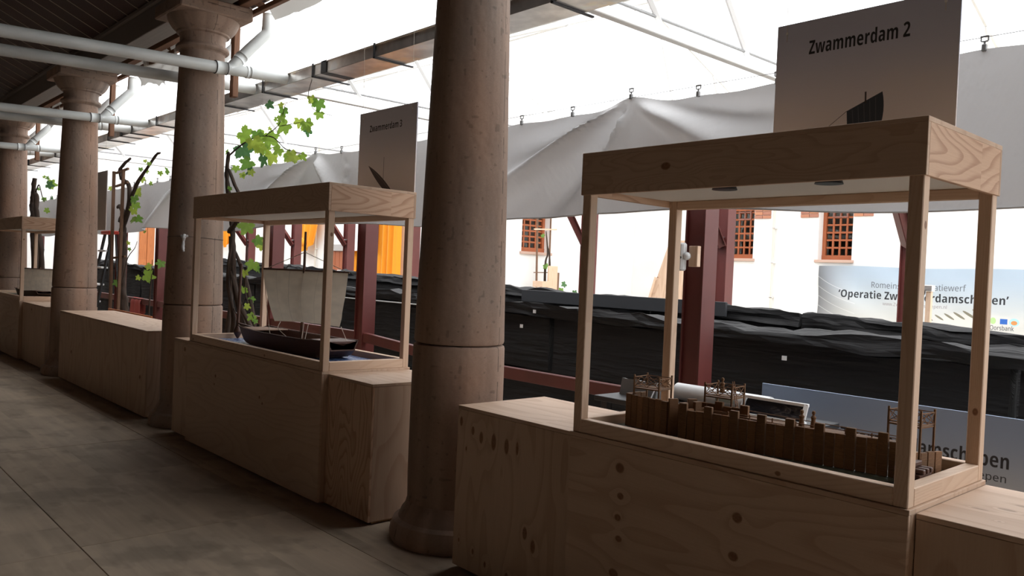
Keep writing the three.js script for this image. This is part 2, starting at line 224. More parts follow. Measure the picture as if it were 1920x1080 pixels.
// ---------------------------------------------------------------- courtyard shell
{
  const g = struct('ground_courtyard', 'grey gravelled floor of the courtyard', 'ground'); part(g, 'ground_slab', cbox(-26, 8, -0.3, -0.06, -16.4, -3.72, 'x', 0), groundMat);
  // back wall with arched window openings
  const W1 = [-8.19, -7.47], W2 = [-10.42, -9.70], sill = 2.2, spring = 3.28;
  const sh = new THREE.Shape(); sh.moveTo(-13.09, -0.3); sh.lineTo(8, -0.3); sh.lineTo(8, 5.2); sh.lineTo(-13.09, 5.2); sh.closePath();
  for (const [a, b] of [W1, W2]) { const h = new THREE.Path(); h.moveTo(a, sill); h.lineTo(a, spring); h.absarc((a + b) / 2, spring, (b - a) / 2, Math.PI, 0, true); h.lineTo(b, sill); h.closePath(); sh.holes.push(h); }
  const wn = struct('wall_north', 'white plastered courtyard wall with arched windows', 'wall');
  const wg = new THREE.ExtrudeGeometry(sh, { depth: 0.4, bevelEnabled: false, curveSegments: 16 }); wg.translate(0, 0, -16.4); part(wn, 'wall_panel', uvMetres(wg), plaster);
  let bi = 0;
  for (const [a, b] of [W1, W2]) { // impost brick courses and a brick arch
    for (const s of [-1, 1]) for (let r = 0; r < 4; r++) { const e = s < 0 ? a : b, lo = 3.08 + r * 0.078 + (s < 0 ? 0 : 0.0); for (let q = 0; q < 2; q++) { const x0 = e + s * (0.015 + q * 0.2), x1 = x0 + s * 0.19; part(wn, 'brick', cbox(x0, x1, lo, lo + 0.068, -16.02, -15.975, 'x', 0.004), brickMat[bi++ % 3]); } }
    for (let q = 0; q < 15; q++) { const t = (q + 0.5) / 15 * Math.PI, R = (b - a) / 2 + 0.125, g2 = cbox(-0.11, 0.11, -0.033, 0.033, -0.022, 0.022, 'x', 0.004); g2.rotateZ(t); g2.translate((a + b) / 2 + Math.cos(t) * R, spring + 0.12 + Math.sin(t) * R, -15.997); part(wn, 'brick', g2, brickMat[bi++ % 3]); }
  }
  const wi = struct('wall_wing', 'white plastered side wall of the projecting wing', 'wall');
  const sh2 = new THREE.Shape(); sh2.moveTo(-16.4, -0.3); sh2.lineTo(-11.5, -0.3); sh2.lineTo(-11.5, 5.2); sh2.lineTo(-16.4, 5.2); sh2.closePath();
  const h2 = new THREE.Path(); h2.moveTo(-13.02, 2.14); h2.lineTo(-13.02, 3.2); h2.lineTo(-12.14, 3.2); h2.lineTo(-12.14, 2.14); h2.closePath(); sh2.holes.push(h2);
  const g2 = new THREE.ExtrudeGeometry(sh2, { depth: 0.35, bevelEnabled: false }); g2.rotateY(-Math.PI / 2); g2.translate(-13.09, 0, 0); part(wi, 'wall_panel', uvMetres(g2, 'z'), plaster);
  const wf = struct('wall_wing_front', 'white plastered wall behind the orange curtains', 'wall'); part(wf, 'wall_panel', cbox(-25.9, -13.44, -0.3, 5.2, -11.85, -11.5, 'x', 0), plaster);
  // the rooms behind the windows: floor, walls and roof, lit through the panes alone
  const rm = struct('wall_building', 'plain rooms of the building behind the courtyard windows', 'wall');
  part(rm, 'room_floor', cbox(-18.3, 8.3, -0.6, -0.3, -20.3, -16, 'x', 0), roomPaint); part(rm, 'room_floor', cbox(-18.3, -13.09, -0.6, -0.3, -16, -11.5, 'x', 0), roomPaint);
  part(rm, 'rear_wall', cbox(-18.3, 8.3, -0.3, 5.2, -20.3, -20, 'x', 0), roomPaint); part(rm, 'end_wall', cbox(8, 8.3, -0.3, 5.2, -20, -16, 'x', 0), roomPaint); part(rm, 'end_wall', cbox(-18.3, -18, -0.3, 5.2, -20, -11.85, 'x', 0), roomPaint);
  part(rm, 'room_ceiling', cbox(-18, 8, 5.0, 5.18, -20, -16.4, 'x', 0), roomPaint); part(rm, 'room_ceiling', cbox(-18, -13.44, 5.0, 5.18, -16.4, -11.85, 'x', 0), roomPaint);
  // windows
  const win = (n, label, w, y0, y1, arched, place, cols, rows) => {
    const o = struct('window_' + n, label, 'window'); place(o); const hw = w / 2, sp = arched ? y1 : 1e9;
    part(o, 'sill', cbox(-hw - 0.05, hw + 0.05, y0 - 0.06, y0, -0.16, 0.05, 'x', 0.006), sillMat);
    part(o, 'frame_stile', cbox(-hw, -hw + 0.07, y0, y1, -0.26, -0.18, 'y', 0.004), windowWood); part(o, 'frame_stile', cbox(hw - 0.07, hw, y0, y1, -0.26, -0.18, 'y', 0.004), windowWood);
    part(o, 'frame_rail', cbox(-hw, hw, y0, y0 + 0.1, -0.25, -0.17, 'x', 0.004), windowWood);
    if (arched) { const s = new THREE.Shape(); s.absarc(0, 0, hw, 0, Math.PI, false); const hh = new THREE.Path(); hh.absarc(0, 0, hw - 0.07, 0, Math.PI, false); s.holes.push(hh); const ag = new THREE.ExtrudeGeometry(s, { depth: 0.08, bevelEnabled: false, curveSegments: 20 }); ag.translate(0, y1, -0.26); part(o, 'frame_arch', uvMetres(ag), windowWood); } else part(o, 'frame_rail', cbox(-hw, hw, y1 - 0.08, y1, -0.26, -0.18, 'x', 0.004), windowWood);
    const iw = w - 0.14, ih = (arched ? y1 + hw - 0.08 : y1 - 0.08) - y0 - 0.1, px = iw / cols, py = ih / rows, b0 = y0 + 0.1;
    for (let c = 1; c < cols; c++) { const x = -iw / 2 + c * px, top = arched ? y1 + Math.sqrt(Math.max(0, (hw - 0.06) ** 2 - x * x)) : y1 - 0.06; part(o, 'glazing_bar', cbox(x - 0.02, x + 0.02, b0, top, -0.245, -0.205, 'y', 0.004), windowWood); }
    for (let r = 1; r < rows; r++) { const y = b0 + r * py, half = arched && y > y1 ? Math.sqrt(Math.max(0, (hw - 0.06) ** 2 - (y - y1) ** 2)) : iw / 2; part(o, 'glazing_bar', cbox(-half, half, y - 0.02, y + 0.02, -0.24, -0.21, 'x', 0.004), windowWood); }
    for (let c = 0; c < cols; c++) for (let r = 0; r < rows; r++) { const g3 = cbox(-iw / 2 + c * px + 0.015, -iw / 2 + (c + 1) * px - 0.015, b0 + r * py + 0.015, b0 + (r + 1) * py - 0.015, -0.235, -0.228, 'x', 0); part(o, 'pane', g3, paneMat); }
    if (arched) { part(o, 'casement', join([cbox(-0.16, 0.16, y1 - 0.2, y1 - 0.17, -0.215, -0.185), cbox(-0.16, 0.16, y1 + 0.11, y1 + 0.14, -0.215, -0.185), cbox(-0.16, -0.13, y1 - 0.17, y1 + 0.11, -0.215, -0.185), cbox(0.13, 0.16, y1 - 0.17, y1 + 0.11, -0.215, -0.185), cbox(-0.012, 0.012, y1 - 0.17, y1 + 0.11, -0.21, -0.19), cbox(-0.13, 0.13, y1 - 0.04, y1 - 0.016, -0.21, -0.19)]), S({ color: lin(0.28, 0.12, 0.09), roughness: 0.5 })); }
  };
  win(1, 'arched brown wooden lattice window above the printed banner', 0.72, sill, spring, true, (o) => o.position.set(-7.83, 0, -16), 4, 8);
  win(2, 'arched brown wooden lattice window beside the thin downpipe', 0.72, sill, spring, true, (o) => o.position.set(-10.06, 0, -16), 4, 8);
  win(3, 'square brown lattice window behind the climbing trellis', 0.88, 2.14, 3.2, false, (o) => { o.position.set(-13.09, 0, -12.58); o.rotation.y = Math.PI / 2; }, 4, 7);
  const dn = struct('door_1', 'brown plank door with grey lintel beside the orange curtain', 'door');
  part(dn, 'lintel', cbox(-20.45, -19.1, 2.06, 2.24, -11.5, -11.38, 'x', 0.006), S({ color: lin(0.45, 0.43, 0.42), roughness: 0.9 }));
  for (let i = 0; i < 5; i++) part(dn, 'plank', cbox(-20.35 + i * 0.23, -20.13 + i * 0.23, 0, 2.06, -11.5, -11.44, 'y', 0.008), windowWood);
  part(dn, 'handle', cbox(-19.72, -19.5, 1.5, 1.54, -11.44, -11.41, 'x', 0.004), whitePlastic);
  const d2 = struct('door_2', 'tall orange wooden door in the end wall', 'door');
  for (let i = 0; i < 2; i++) part(d2, 'plank', cbox(-25.9, -25.82, 0, 3.1, -8.35 - i * 0.22, -8.14 - i * 0.22, 'y', 0.008), orangeBoard);
}
// glazed courtyard roof on white trusses
{
  const roof = struct('roof_courtyard', 'clear glazed courtyard roof on white metal bars', 'roof');
  const e = 3.62, rz = -10, ry = 6.0, X0 = -25.4, n = 8, P = 4.23;
  for (let i = 0; i < n; i++) { const x0 = -3.84 - P * 5 + P * i, x1 = x0 + P; for (let k = 0; k < 2; k++) { const a = x0 + 0.03 + k * P / 2, b = a + P / 2 - 0.06; for (const [za, ya, zb, yb] of [[-4.1, e, rz, ry], [rz, ry, -15.95, e]]) part(roof, 'pane', loft([V(a, ya, za), V(b, ya, za)].map((p) => [V(p.x, ya, za), V(p.x, yb, zb), V(p.x, yb + 0.006, zb), V(p.x, ya + 0.006, za)]), 0.3), glassRoof); } }
  for (let i = 0; i <= n; i++) { const x = -3.84 - P * 5 + P * i; for (const [za, ya, zb, yb] of [[-4.1, e, rz, ry], [rz, ry, -15.95, e]]) part(roof, 'glazing_bar', bar(V(x, ya + 0.0, za), V(x, yb, zb), 0.035, 0.05), whiteSteel); }
  part(roof, 'ridge_bar', cbox(-25.2, 8, ry - 0.05, ry + 0.03, rz - 0.04, rz + 0.04), whiteSteel);
  for (let i = 2; i < 3; i++) part(roof, 'purlin', cbox(-25.2, 8, e + (ry - e) * i / 4 - 0.05, e + (ry - e) * i / 4 - 0.015, -4.1 - 5.9 * i / 4 - 0.02, -4.1 - 5.9 * i / 4 + 0.02), whiteSteel);
  for (let i = 1; i < 5; i++) {
    const x = -3.84 + P - P * i; const t = thing('roof_truss', 'white metal roof truss crossing the courtyard from the ' + ['', 'near stone column', 'column by the sailing ship case', 'column by the long counter', 'column by the farthest case'][i], 'truss', 'courtyard roof trusses');
    part(t, 'tie_bar', bar(V(x, 3.48, -4.0), V(x, 3.48, -15.9), 0.07, 0.07), whiteSteel);
    part(t, 'tension_rod', tube([V(x, 3.58, -4.15), V(x, 3.6, -10), V(x, 3.58, -15.8)], 0.012, 6, 4), wireSteel);
    part(t, 'top_chord', bar(V(x, 3.6, -4.1), V(x, ry - 0.1, rz), 0.05, 0.06), whiteSteel); part(t, 'top_chord', bar(V(x, ry - 0.1, rz), V(x, 3.6, -15.9), 0.05, 0.06), whiteSteel);
    for (const [z0, z1] of [[-4.88, -4.66], [-6.1, -5.6], [-7.4, -8.2], [-8.9, -9.8], [-11.1, -10.2], [-12.6, -11.8], [-14, -14.5]]) { const yy = (z) => 3.6 + (ry - 3.7) * (1 - Math.abs(z + 10) / 5.9); part(t, 'web_bar', bar(V(x, 3.55, z0), V(x, Math.max(3.7, yy(z1) - 0.03), z1), 0.04, 0.04), whiteSteel); }
  }
}

// ---------------------------------------------------------------- stone columns
const COLX = [-3.82, -8.04, -12.16, -16.65, -20.9], COLZ = [-3.065, -3.06, -3.01, -3.06, -3.06];
COLX.forEach((x, i) => {
  const c = thing('stone_column', ['sandstone column between the palisade case and the sailing ship case', 'sandstone column behind the left post of the sailing ship case', 'sandstone column standing behind the long low plywood counter', 'sandstone column behind the case with the small white sail', 'sandstone column hidden past the case with the small white sail'][i], 'column', 'stone colonnade');
  c.position.set(x, 0, COLZ[i]); const m = stone[i % 4];
  part(c, 'base', lathe([[0, 0], [0.362, 0], [0.372, 0.02], [0.375, 0.05], [0.368, 0.085], [0.355, 0.118], [0.325, 0.135], [0.318, 0.15], [0.308, 0.175], [0.288, 0.2], [0.278, 0.235], [0, 0.235]]), m);
  part(c, 'lower_drum', lathe([[0, 0.235], [0.275, 0.235], [0.279, 0.4], [0.279, 0.8], [0.278, 1.0], [0.276, 1.155], [0.272, 1.168], [0.262, 1.174], [0, 1.174]]), m);
  part(c, 'shaft', lathe([[0, 1.18], [0.26, 1.18], [0.268, 1.186], [0.272, 1.2], [0.266, 1.45], [0.258, 1.75], [0.25, 2.1], [0.241, 2.45], [0.231, 2.85], [0.221, 3.2], [0.212, 3.5], [0.208, 3.64]]), m);
  part(c, 'capital', lathe([[0.208, 3.64], [0.216, 3.652], [0.238, 3.66], [0.249, 3.675], [0.249, 3.692], [0.238, 3.708], [0.218, 3.716], [0.213, 3.73], [0.213, 3.79], [0.222, 3.812], [0.246, 3.822], [0.25, 3.838], [0.262, 3.845], [0.286, 3.868], [0.312, 3.905], [0.33, 3.945], [0.336, 3.975], [0, 3.975]]), m);
  part(c, 'abacus', cbox(-0.352, 0.352, 3.97, 4.1, -0.352, 0.352, 'x', 0.012), m);
});

{ // wire tied round the column with a white rag knot
  const o = thing('column_tie', 'thin wire with white rag knot tied round the column beside the sailing ship case', 'wire'), ring = []; for (let i = 0; i <= 40; i++) { const a = i / 40 * Math.PI * 2; ring.push(V(-8.04 + Math.cos(a) * 0.2595, 1.83 + 0.006 * Math.sin(a * 2), -3.06 + Math.sin(a) * 0.2595)); }
  part(o, 'wire', tube(ring, 0.002, 6, 80), rubber); const K = (a, b, c, d) => V(-7.835 + a, 1.82 + b, -2.875 + c + (d ?? 0));
  part(o, 'rag_knot', join([tube([K(0, 0.03, 0), K(0.012, 0.01, 0.008), K(-0.004, -0.03, 0.006), K(0.004, -0.09, 0.012), K(0.01, -0.13, 0.006)], [0.014, 0.02, 0.012, 0.016, 0.01], 8, 16, 0.5), tube([K(-0.03, 0.02, 0.02), K(0, 0.012, 0.014), K(0.03, 0.022, -0.02)], [0.01, 0.016, 0.01], 8, 8, 0.5)]), whitePlastic);
}
// ---------------------------------------------------------------- drain pipes, gutter, eaves
for (const [i, x] of [[1, -8.04], [2, -12.21], [3, -16.65]]) {
  const where = ['', 'the sailing ship case', 'the long counter', 'the farthest case'][i];
  for (const s of [1, -1]) {
    const px = s > 0 ? x + 0.34 : x - 0.41, pt = thing('drain_pipe', s > 0 ? `white drain pipe with slanting branch crossing the column beside ${where}` : `white drain pipe passing behind the column beside ${where}`, 'pipe', 'overhead drain pipes');
    const yz = (z) => 3.36 + (z + 0.2) * -0.037, ln = (z0, z1, r) => tube([V(px, yz(z0), z0), V(px, yz(z1), z1)], r, 20, 2);
    part(pt, 'pipe', ln(7.27, -3.785, 0.055), pvc);
    part(pt, 'coupling', ln(-3.06, -3.16, 0.062), pvc); part(pt, 'seal_ring', ln(-3.052, -3.058, 0.0635), rubber); part(pt, 'seal_ring', ln(-3.162, -3.168, 0.0635), rubber); part(pt, 'coupling', ln(-3.36, -3.4, 0.061), pvc);
    const y0 = yz(-3.22);
    part(pt, 'branch', tube([V(px, y0, -3.2), V(px, y0 + 0.2, -3.36), V(px, y0 + 0.36, -3.5), V(px, y0 + 0.44, -3.56), V(px, y0 + 0.62, -3.57)], 0.055, 18), pvc);
    part(pt, 'coupling', tube([V(px, y0 + 0.1, -3.28), V(px, y0 + 0.15, -3.32)], 0.061, 18, 2), pvc);
  }
  solo('eave_strut', `rough brown timber strut under the eave beside the column near ${where}`, 'strut', cbox(x - 0.23, x - 0.15, 3.32, 4.13, -3.5, -3.44, 'y', 0.004), oldTimber, 'eave struts');
}
{
  const g = thing('metal_gutter', 'long grey metal gutter with brackets running above the vines', 'gutter');
  const y0 = 3.44, y1 = 3.55; let xa = -25;
  const secs = [-25, -19.2, -13.1, -6.98, -0.9, 5.4];
  for (let i = 0; i < 5; i++) { const a = secs[i] + 0.012, b = secs[i + 1] - 0.012, t = 0.004;
    part(g, 'trough', join([cbox(a, b, y0, y0 + t, -4.1, -3.8), cbox(a, b, y0, y1, -3.804, -3.8), cbox(a, b, y0, y1, -4.1, -4.096), cbox(a, b, y1 - 0.012, y1, -3.808, -3.79)]), galv);
    part(g, 'joint', join([cbox(b - 0.01, b + 0.09, y0 - 0.003, y0 + 0.001, -4.103, -3.797), cbox(b - 0.01, b + 0.09, y0, y1 + 0.006, -3.798, -3.79)]), galvDark); }
  for (let i = 0; i < 28; i++) { const x = -24.6 + i * 1.09; part(g, 'bracket', join([cbox(x - 0.012, x + 0.012, y0 - 0.012, y0, -4.2, -3.785), cbox(x - 0.012, x + 0.012, y0 - 0.012, y1 + 0.01, -3.795, -3.785)]), galvDark); }
}
for (const [x, lab] of [[-10.5, 'torn pale membrane hanging under the eave beside the slim column top'], [-15.4, 'torn pale membrane hanging under the eave past the counter column']]) {
  const s = x * 7.3; solo('torn_membrane', lab, 'membrane', sheet(18, 10, (u, v) => { const xx = x + (u - 0.5) * 1.5, rag = v * (0.16 + 0.16 * noise(u * 7, s, 3) + 0.05 * noise(u * 23, s, 4)); return V(xx, 4.13 - rag * 1.15 + 0.02 * noise(u * 6, v * 4, 6), -3.43 - v * 0.12 + 0.08 * noise(u * 9 + s, v * 3, 5)); }), membrane, 'torn membranes');
}

solo('eave_flap', 'smooth grey membrane flap hanging from the eave near the slim column top', 'membrane', sheet(30, 6, (u, v) => V(-7.55 + u * 2.6, 4.13 - v * (0.1 + 0.05 * noise(u * 5, 2, 8) + 0.02 * noise(u * 30, 3, 9)), -3.48 - v * 0.09 + 0.02 * Math.sin(u * 12) * v)), membrane);
// ---------------------------------------------------------------- plywood plinths
const ZF = -2.755, ZB = -3.41, PH_ = 0.884;
function plinth(name, label, x0, x1, group, frontMat, tone = 0, vertical = true) {
  const o = thing(name, label, 'plinth', group), gv = vertical ? 'y' : 'x', T = 0.018;
  part(o, 'top_panel', cbox(x0, x1, PH_ - T, PH_, ZB, ZF, 'x', 0.0015, tone * 0.9 + 0.2), ply[tone % 3]);
  part(o, 'front_panel', cbox(x0, x1, 0.018, PH_ - T - 0.0015, ZF - T, ZF - 0.001, gv, 0.0015, tone * 0.7), frontMat ?? ply[(tone + 1) % 3]);
  part(o, 'side_panel', cbox(x0 + 0.001, x0 + T, 0.018, PH_ - T - 0.0015, ZB, ZF - T - 0.001, 'y', 0.001, tone * 0.31), ply[(tone + 2) % 3]);
  part(o, 'side_panel', cbox(x1 - T, x1 - 0.001, 0.018, PH_ - T - 0.0015, ZB, ZF - T - 0.001, 'y', 0.001, tone * 0.53), ply[(tone + 2) % 3]);
  part(o, 'back_panel', cbox(x0 + T, x1 - T, 0.018, PH_ - T - 0.0015, ZB, ZB + T, 'x', 0.001), ply[tone % 3]);
  part(o, 'skid', cbox(x0 + 0.02, x1 - 0.02, 0, 0.018, ZB + 0.03, ZF - 0.04, 'x', 0.001), plyEdge);
  return o;
}
// the palisade case's left plinth shows its knots: texture u runs up, v runs along x, both from the panel's own corner
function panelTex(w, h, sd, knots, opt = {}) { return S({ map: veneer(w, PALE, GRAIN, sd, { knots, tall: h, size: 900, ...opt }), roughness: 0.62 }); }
function ownUV(mesh, x0, y0, up) { const g = mesh.geometry, p = g.attributes.position, uv = g.attributes.uv; for (let i = 0; i < p.count; i++) { const a = p.getX(i) - x0, b = p.getY(i) - y0; up ? uv.setXY(i, b, a) : uv.setXY(i, a, b); } }
{
  const kn = [[0.80, 0.03, 0.026, 0.012], [0.765, 0.13, 0.024, 0.013], [0.74, 0.2, 0.032, 0.015], [0.735, 0.3, 0.044, 0.018], [0.73, 0.4, 0.04, 0.017], [0.735, 0.48, 0.034, 0.01], [0.33, 0.56, 0.032, 0.016], [0.28, 0.62, 0.034, 0.016], [0.13, 0.17, 0.016, 0.009], [0.09, 0.27, 0.016, 0.009], [0.08, 0.44, 0.02, 0.011], [0.16, 0.05, 0.012, 0.006], [0.66, 0.08, 0.012, 0.006]];
  const o = plinth('plywood_plinth', 'low plywood plinth with a row of knots beside the stone column and palisade case', -3.417, -2.536, 'plinths between the cases', panelTex(0.9, 0.9, 201, kn, { bands: 7, freq: [0.7, 4] }), 0);
  ownUV(o.children[1], -3.417, 0.0, true);
  const st = plinth('plywood_plinth', 'low plywood plinth on the right of the palisade case, stained top', -1.030, -0.12, 'plinths between the cases', null, 1);
  st.children[0].material = S({ map: veneer(0.92, PALE, GRAIN, 233, { tall: 0.66, size: 700, bands: 8, knotTone: [158, 130, 108], knots: [[0.2, 0.42, 0.035, 0.012], [0.17, 0.32, 0.03, 0.014], [0.26, 0.3, 0.04, 0.012], [0.11, 0.25, 0.03, 0.009], [0.2, 0.14, 0.006, 0.005]] }), roughness: 0.6 });
  { const g = st.children[0].geometry, p = g.attributes.position, uv = g.attributes.uv; for (let i = 0; i < p.count; i++) uv.setXY(i, p.getX(i) + 1.03, p.getZ(i) * -1 - 2.755); }
  plinth('plywood_plinth', 'short plywood plinth between the sailing ship case and the near stone column', -4.816, -4.27, 'plinths between the cases', plyBold, 2);
  plinth('plywood_plinth', 'narrow plywood plinth on the far side of the sailing ship case', -7.662, -7.195, 'plinths between the cases', null, 0);
  plinth('plywood_counter', 'long low plywood counter standing alone between two stone columns', -11.78, -8.42, 'plinths between the cases', null, 1);
  plinth('plywood_plinth', 'plywood plinth beside the case with the small white sail', -13.945, -12.54, 'plinths between the cases', null, 2);
}

// ---------------------------------------------------------------- display cases
const CZ = -2.706, CB = -3.414, YB = 0.9, YR = 1.978, YT = 2.15, PO = 0.048;
function displayCase(label, x0, x1, frontMat, fasciaMat, deckMat, tone) {
  const o = thing('display_case', label, 'display case', 'roofed display cases'), T = 0.018, i0 = 0.012;
  part(o, 'front_panel', cbox(x0, x1, 0.02, YB - T - 0.001, CZ - T, CZ, 'x', 0.002, tone), frontMat);
  for (const [a, b] of [[x0, x0 + T], [x1 - T, x1]]) part(o, 'side_panel', cbox(a, b, 0.02, YB - T - 0.001, CB, CZ - T - 0.001, 'y', 0.0015, tone * 1.3), ply[tone % 3]);
  part(o, 'back_panel', cbox(x0 + T, x1 - T, 0.02, YB - T - 0.001, CB, CB + T, 'x', 0.001), ply[0]);
  part(o, 'skid', cbox(x0 + 0.03, x1 - 0.03, 0, 0.02, CB + 0.03, CZ - 0.06, 'x', 0.001), plyEdge);
  part(o, 'base_plate', cbox(x0 - 0.002, x1 + 0.002, YB - T, YB, CB - 0.002, CZ + 0.002, 'x', 0.0015), ply[1]);
  part(o, 'model_bed', cbox(x0 + PO + i0, x1 - PO - i0, YB, YB + 0.018, CB + PO + i0, CZ - PO - i0, 'x', 0), deckMat, 'textured model water');
  const a0 = x0 + i0 * 0.6, a1 = x1 - i0 * 0.6, f = CZ - i0 * 0.6, b = CB + i0 * 0.6, rt = YB + 0.062;
  part(o, 'bottom_rail', cbox(a0 + PO, a1 - PO, YB, rt, f - PO, f, 'x', 0.003, 0.4), pine[0]); part(o, 'bottom_rail', cbox(a0 + PO, a1 - PO, YB, rt, b, b + PO, 'x', 0.003, 0.1), pine[1]);
  part(o, 'bottom_rail', cbox(a0, a0 + PO, YB, rt, b + PO, f - PO, 'z', 0.003, 0.7), pine[1]); part(o, 'bottom_rail', cbox(a1 - PO, a1, YB, rt, b + PO, f - PO, 'z', 0.003, 0.2), pine[0]);
  let k = 0; for (const [px, pz] of [[a0, f - PO], [a1 - PO, f - PO], [a0, b], [a1 - PO, b]]) part(o, 'corner_post', cbox(px, px + PO, YB, YR + 0.06, pz, pz + PO, 'y', 0.003, 0.33 * k), pine[k++ % 2]);
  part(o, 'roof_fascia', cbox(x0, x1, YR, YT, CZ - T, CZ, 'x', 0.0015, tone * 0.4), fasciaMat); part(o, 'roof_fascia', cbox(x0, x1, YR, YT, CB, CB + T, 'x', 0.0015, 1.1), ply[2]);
  part(o, 'roof_fascia', cbox(x0, x0 + T, YR, YT, CB + T, CZ - T, 'z', 0.0015, 0.3), plyBold); part(o, 'roof_fascia', cbox(x1 - T, x1, YR, YT, CB + T, CZ - T, 'z', 0.0015, 0.6), plyBold);
  part(o, 'roof_panel', cbox(x0, x1, YT, YT + T, CB, CZ, 'x', 0.0015), ply[0]);
  const so = part(o, 'soffit', cbox(x0 + T, x1 - T, YR + 0.03, YR + 0.045, CB + T, CZ - T, 'x', 0), soffitPaint);
  part(o, 'top_rail', cbox(a0 + PO, a1 - PO, YR - 0.012, YR + 0.03, b + 0.012, b + PO, 'x', 0.003), pine[0]);
  for (const t of tone === 1 ? [0.42, 0.72] : []) { const g = new THREE.CylinderGeometry(0.046, 0.052, 0.016, 28); g.translate(x0 + (x1 - x0) * t, YR + 0.022, -2.9); part(so, 'spot_lamp', g, blackPlastic, 'round dark recessed spotlight, off'); }
  return o;
}
const XP = [-2.533, -1.034], XS = [-7.191, -4.819], XF = [-16.3, -13.95];
{
  const kn = [[0.3, 0.79, 0.024, 0.022], [0.31, 0.67, 0.018, 0.015], [0.3, 0.575, 0.018, 0.015], [0.31, 0.485, 0.018, 0.014], [0.29, 0.33, 0.026, 0.02], [0.88, 0.72, 0.022, 0.02], [0.87, 0.57, 0.022, 0.018], [0.6, 0.1, 0.02, 0.016], [1.38, 0.62, 0.022, 0.02]];
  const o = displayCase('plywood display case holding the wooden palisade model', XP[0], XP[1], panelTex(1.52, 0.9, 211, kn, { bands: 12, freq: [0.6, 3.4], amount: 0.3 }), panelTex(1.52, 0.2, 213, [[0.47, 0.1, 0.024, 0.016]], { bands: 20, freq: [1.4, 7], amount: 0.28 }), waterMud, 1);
  ownUV(o.getObjectByName('front_panel'), XP[0], 0, false); ownUV(o.getObjectByName('roof_fascia'), XP[0], YR, false);
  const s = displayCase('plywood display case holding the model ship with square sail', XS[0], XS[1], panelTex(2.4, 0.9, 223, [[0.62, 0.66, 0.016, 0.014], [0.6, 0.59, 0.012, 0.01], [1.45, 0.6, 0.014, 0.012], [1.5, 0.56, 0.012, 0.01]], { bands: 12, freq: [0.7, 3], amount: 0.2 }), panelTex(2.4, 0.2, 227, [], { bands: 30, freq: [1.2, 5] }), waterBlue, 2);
  ownUV(s.getObjectByName('front_panel'), XS[0], 0, false); ownUV(s.getObjectByName('roof_fascia'), XS[0], YR, false);
  displayCase('plywood display case farthest down the gallery, with small white sail', XF[0], XF[1], ply[2], ply[0], waterMud, 0);
}

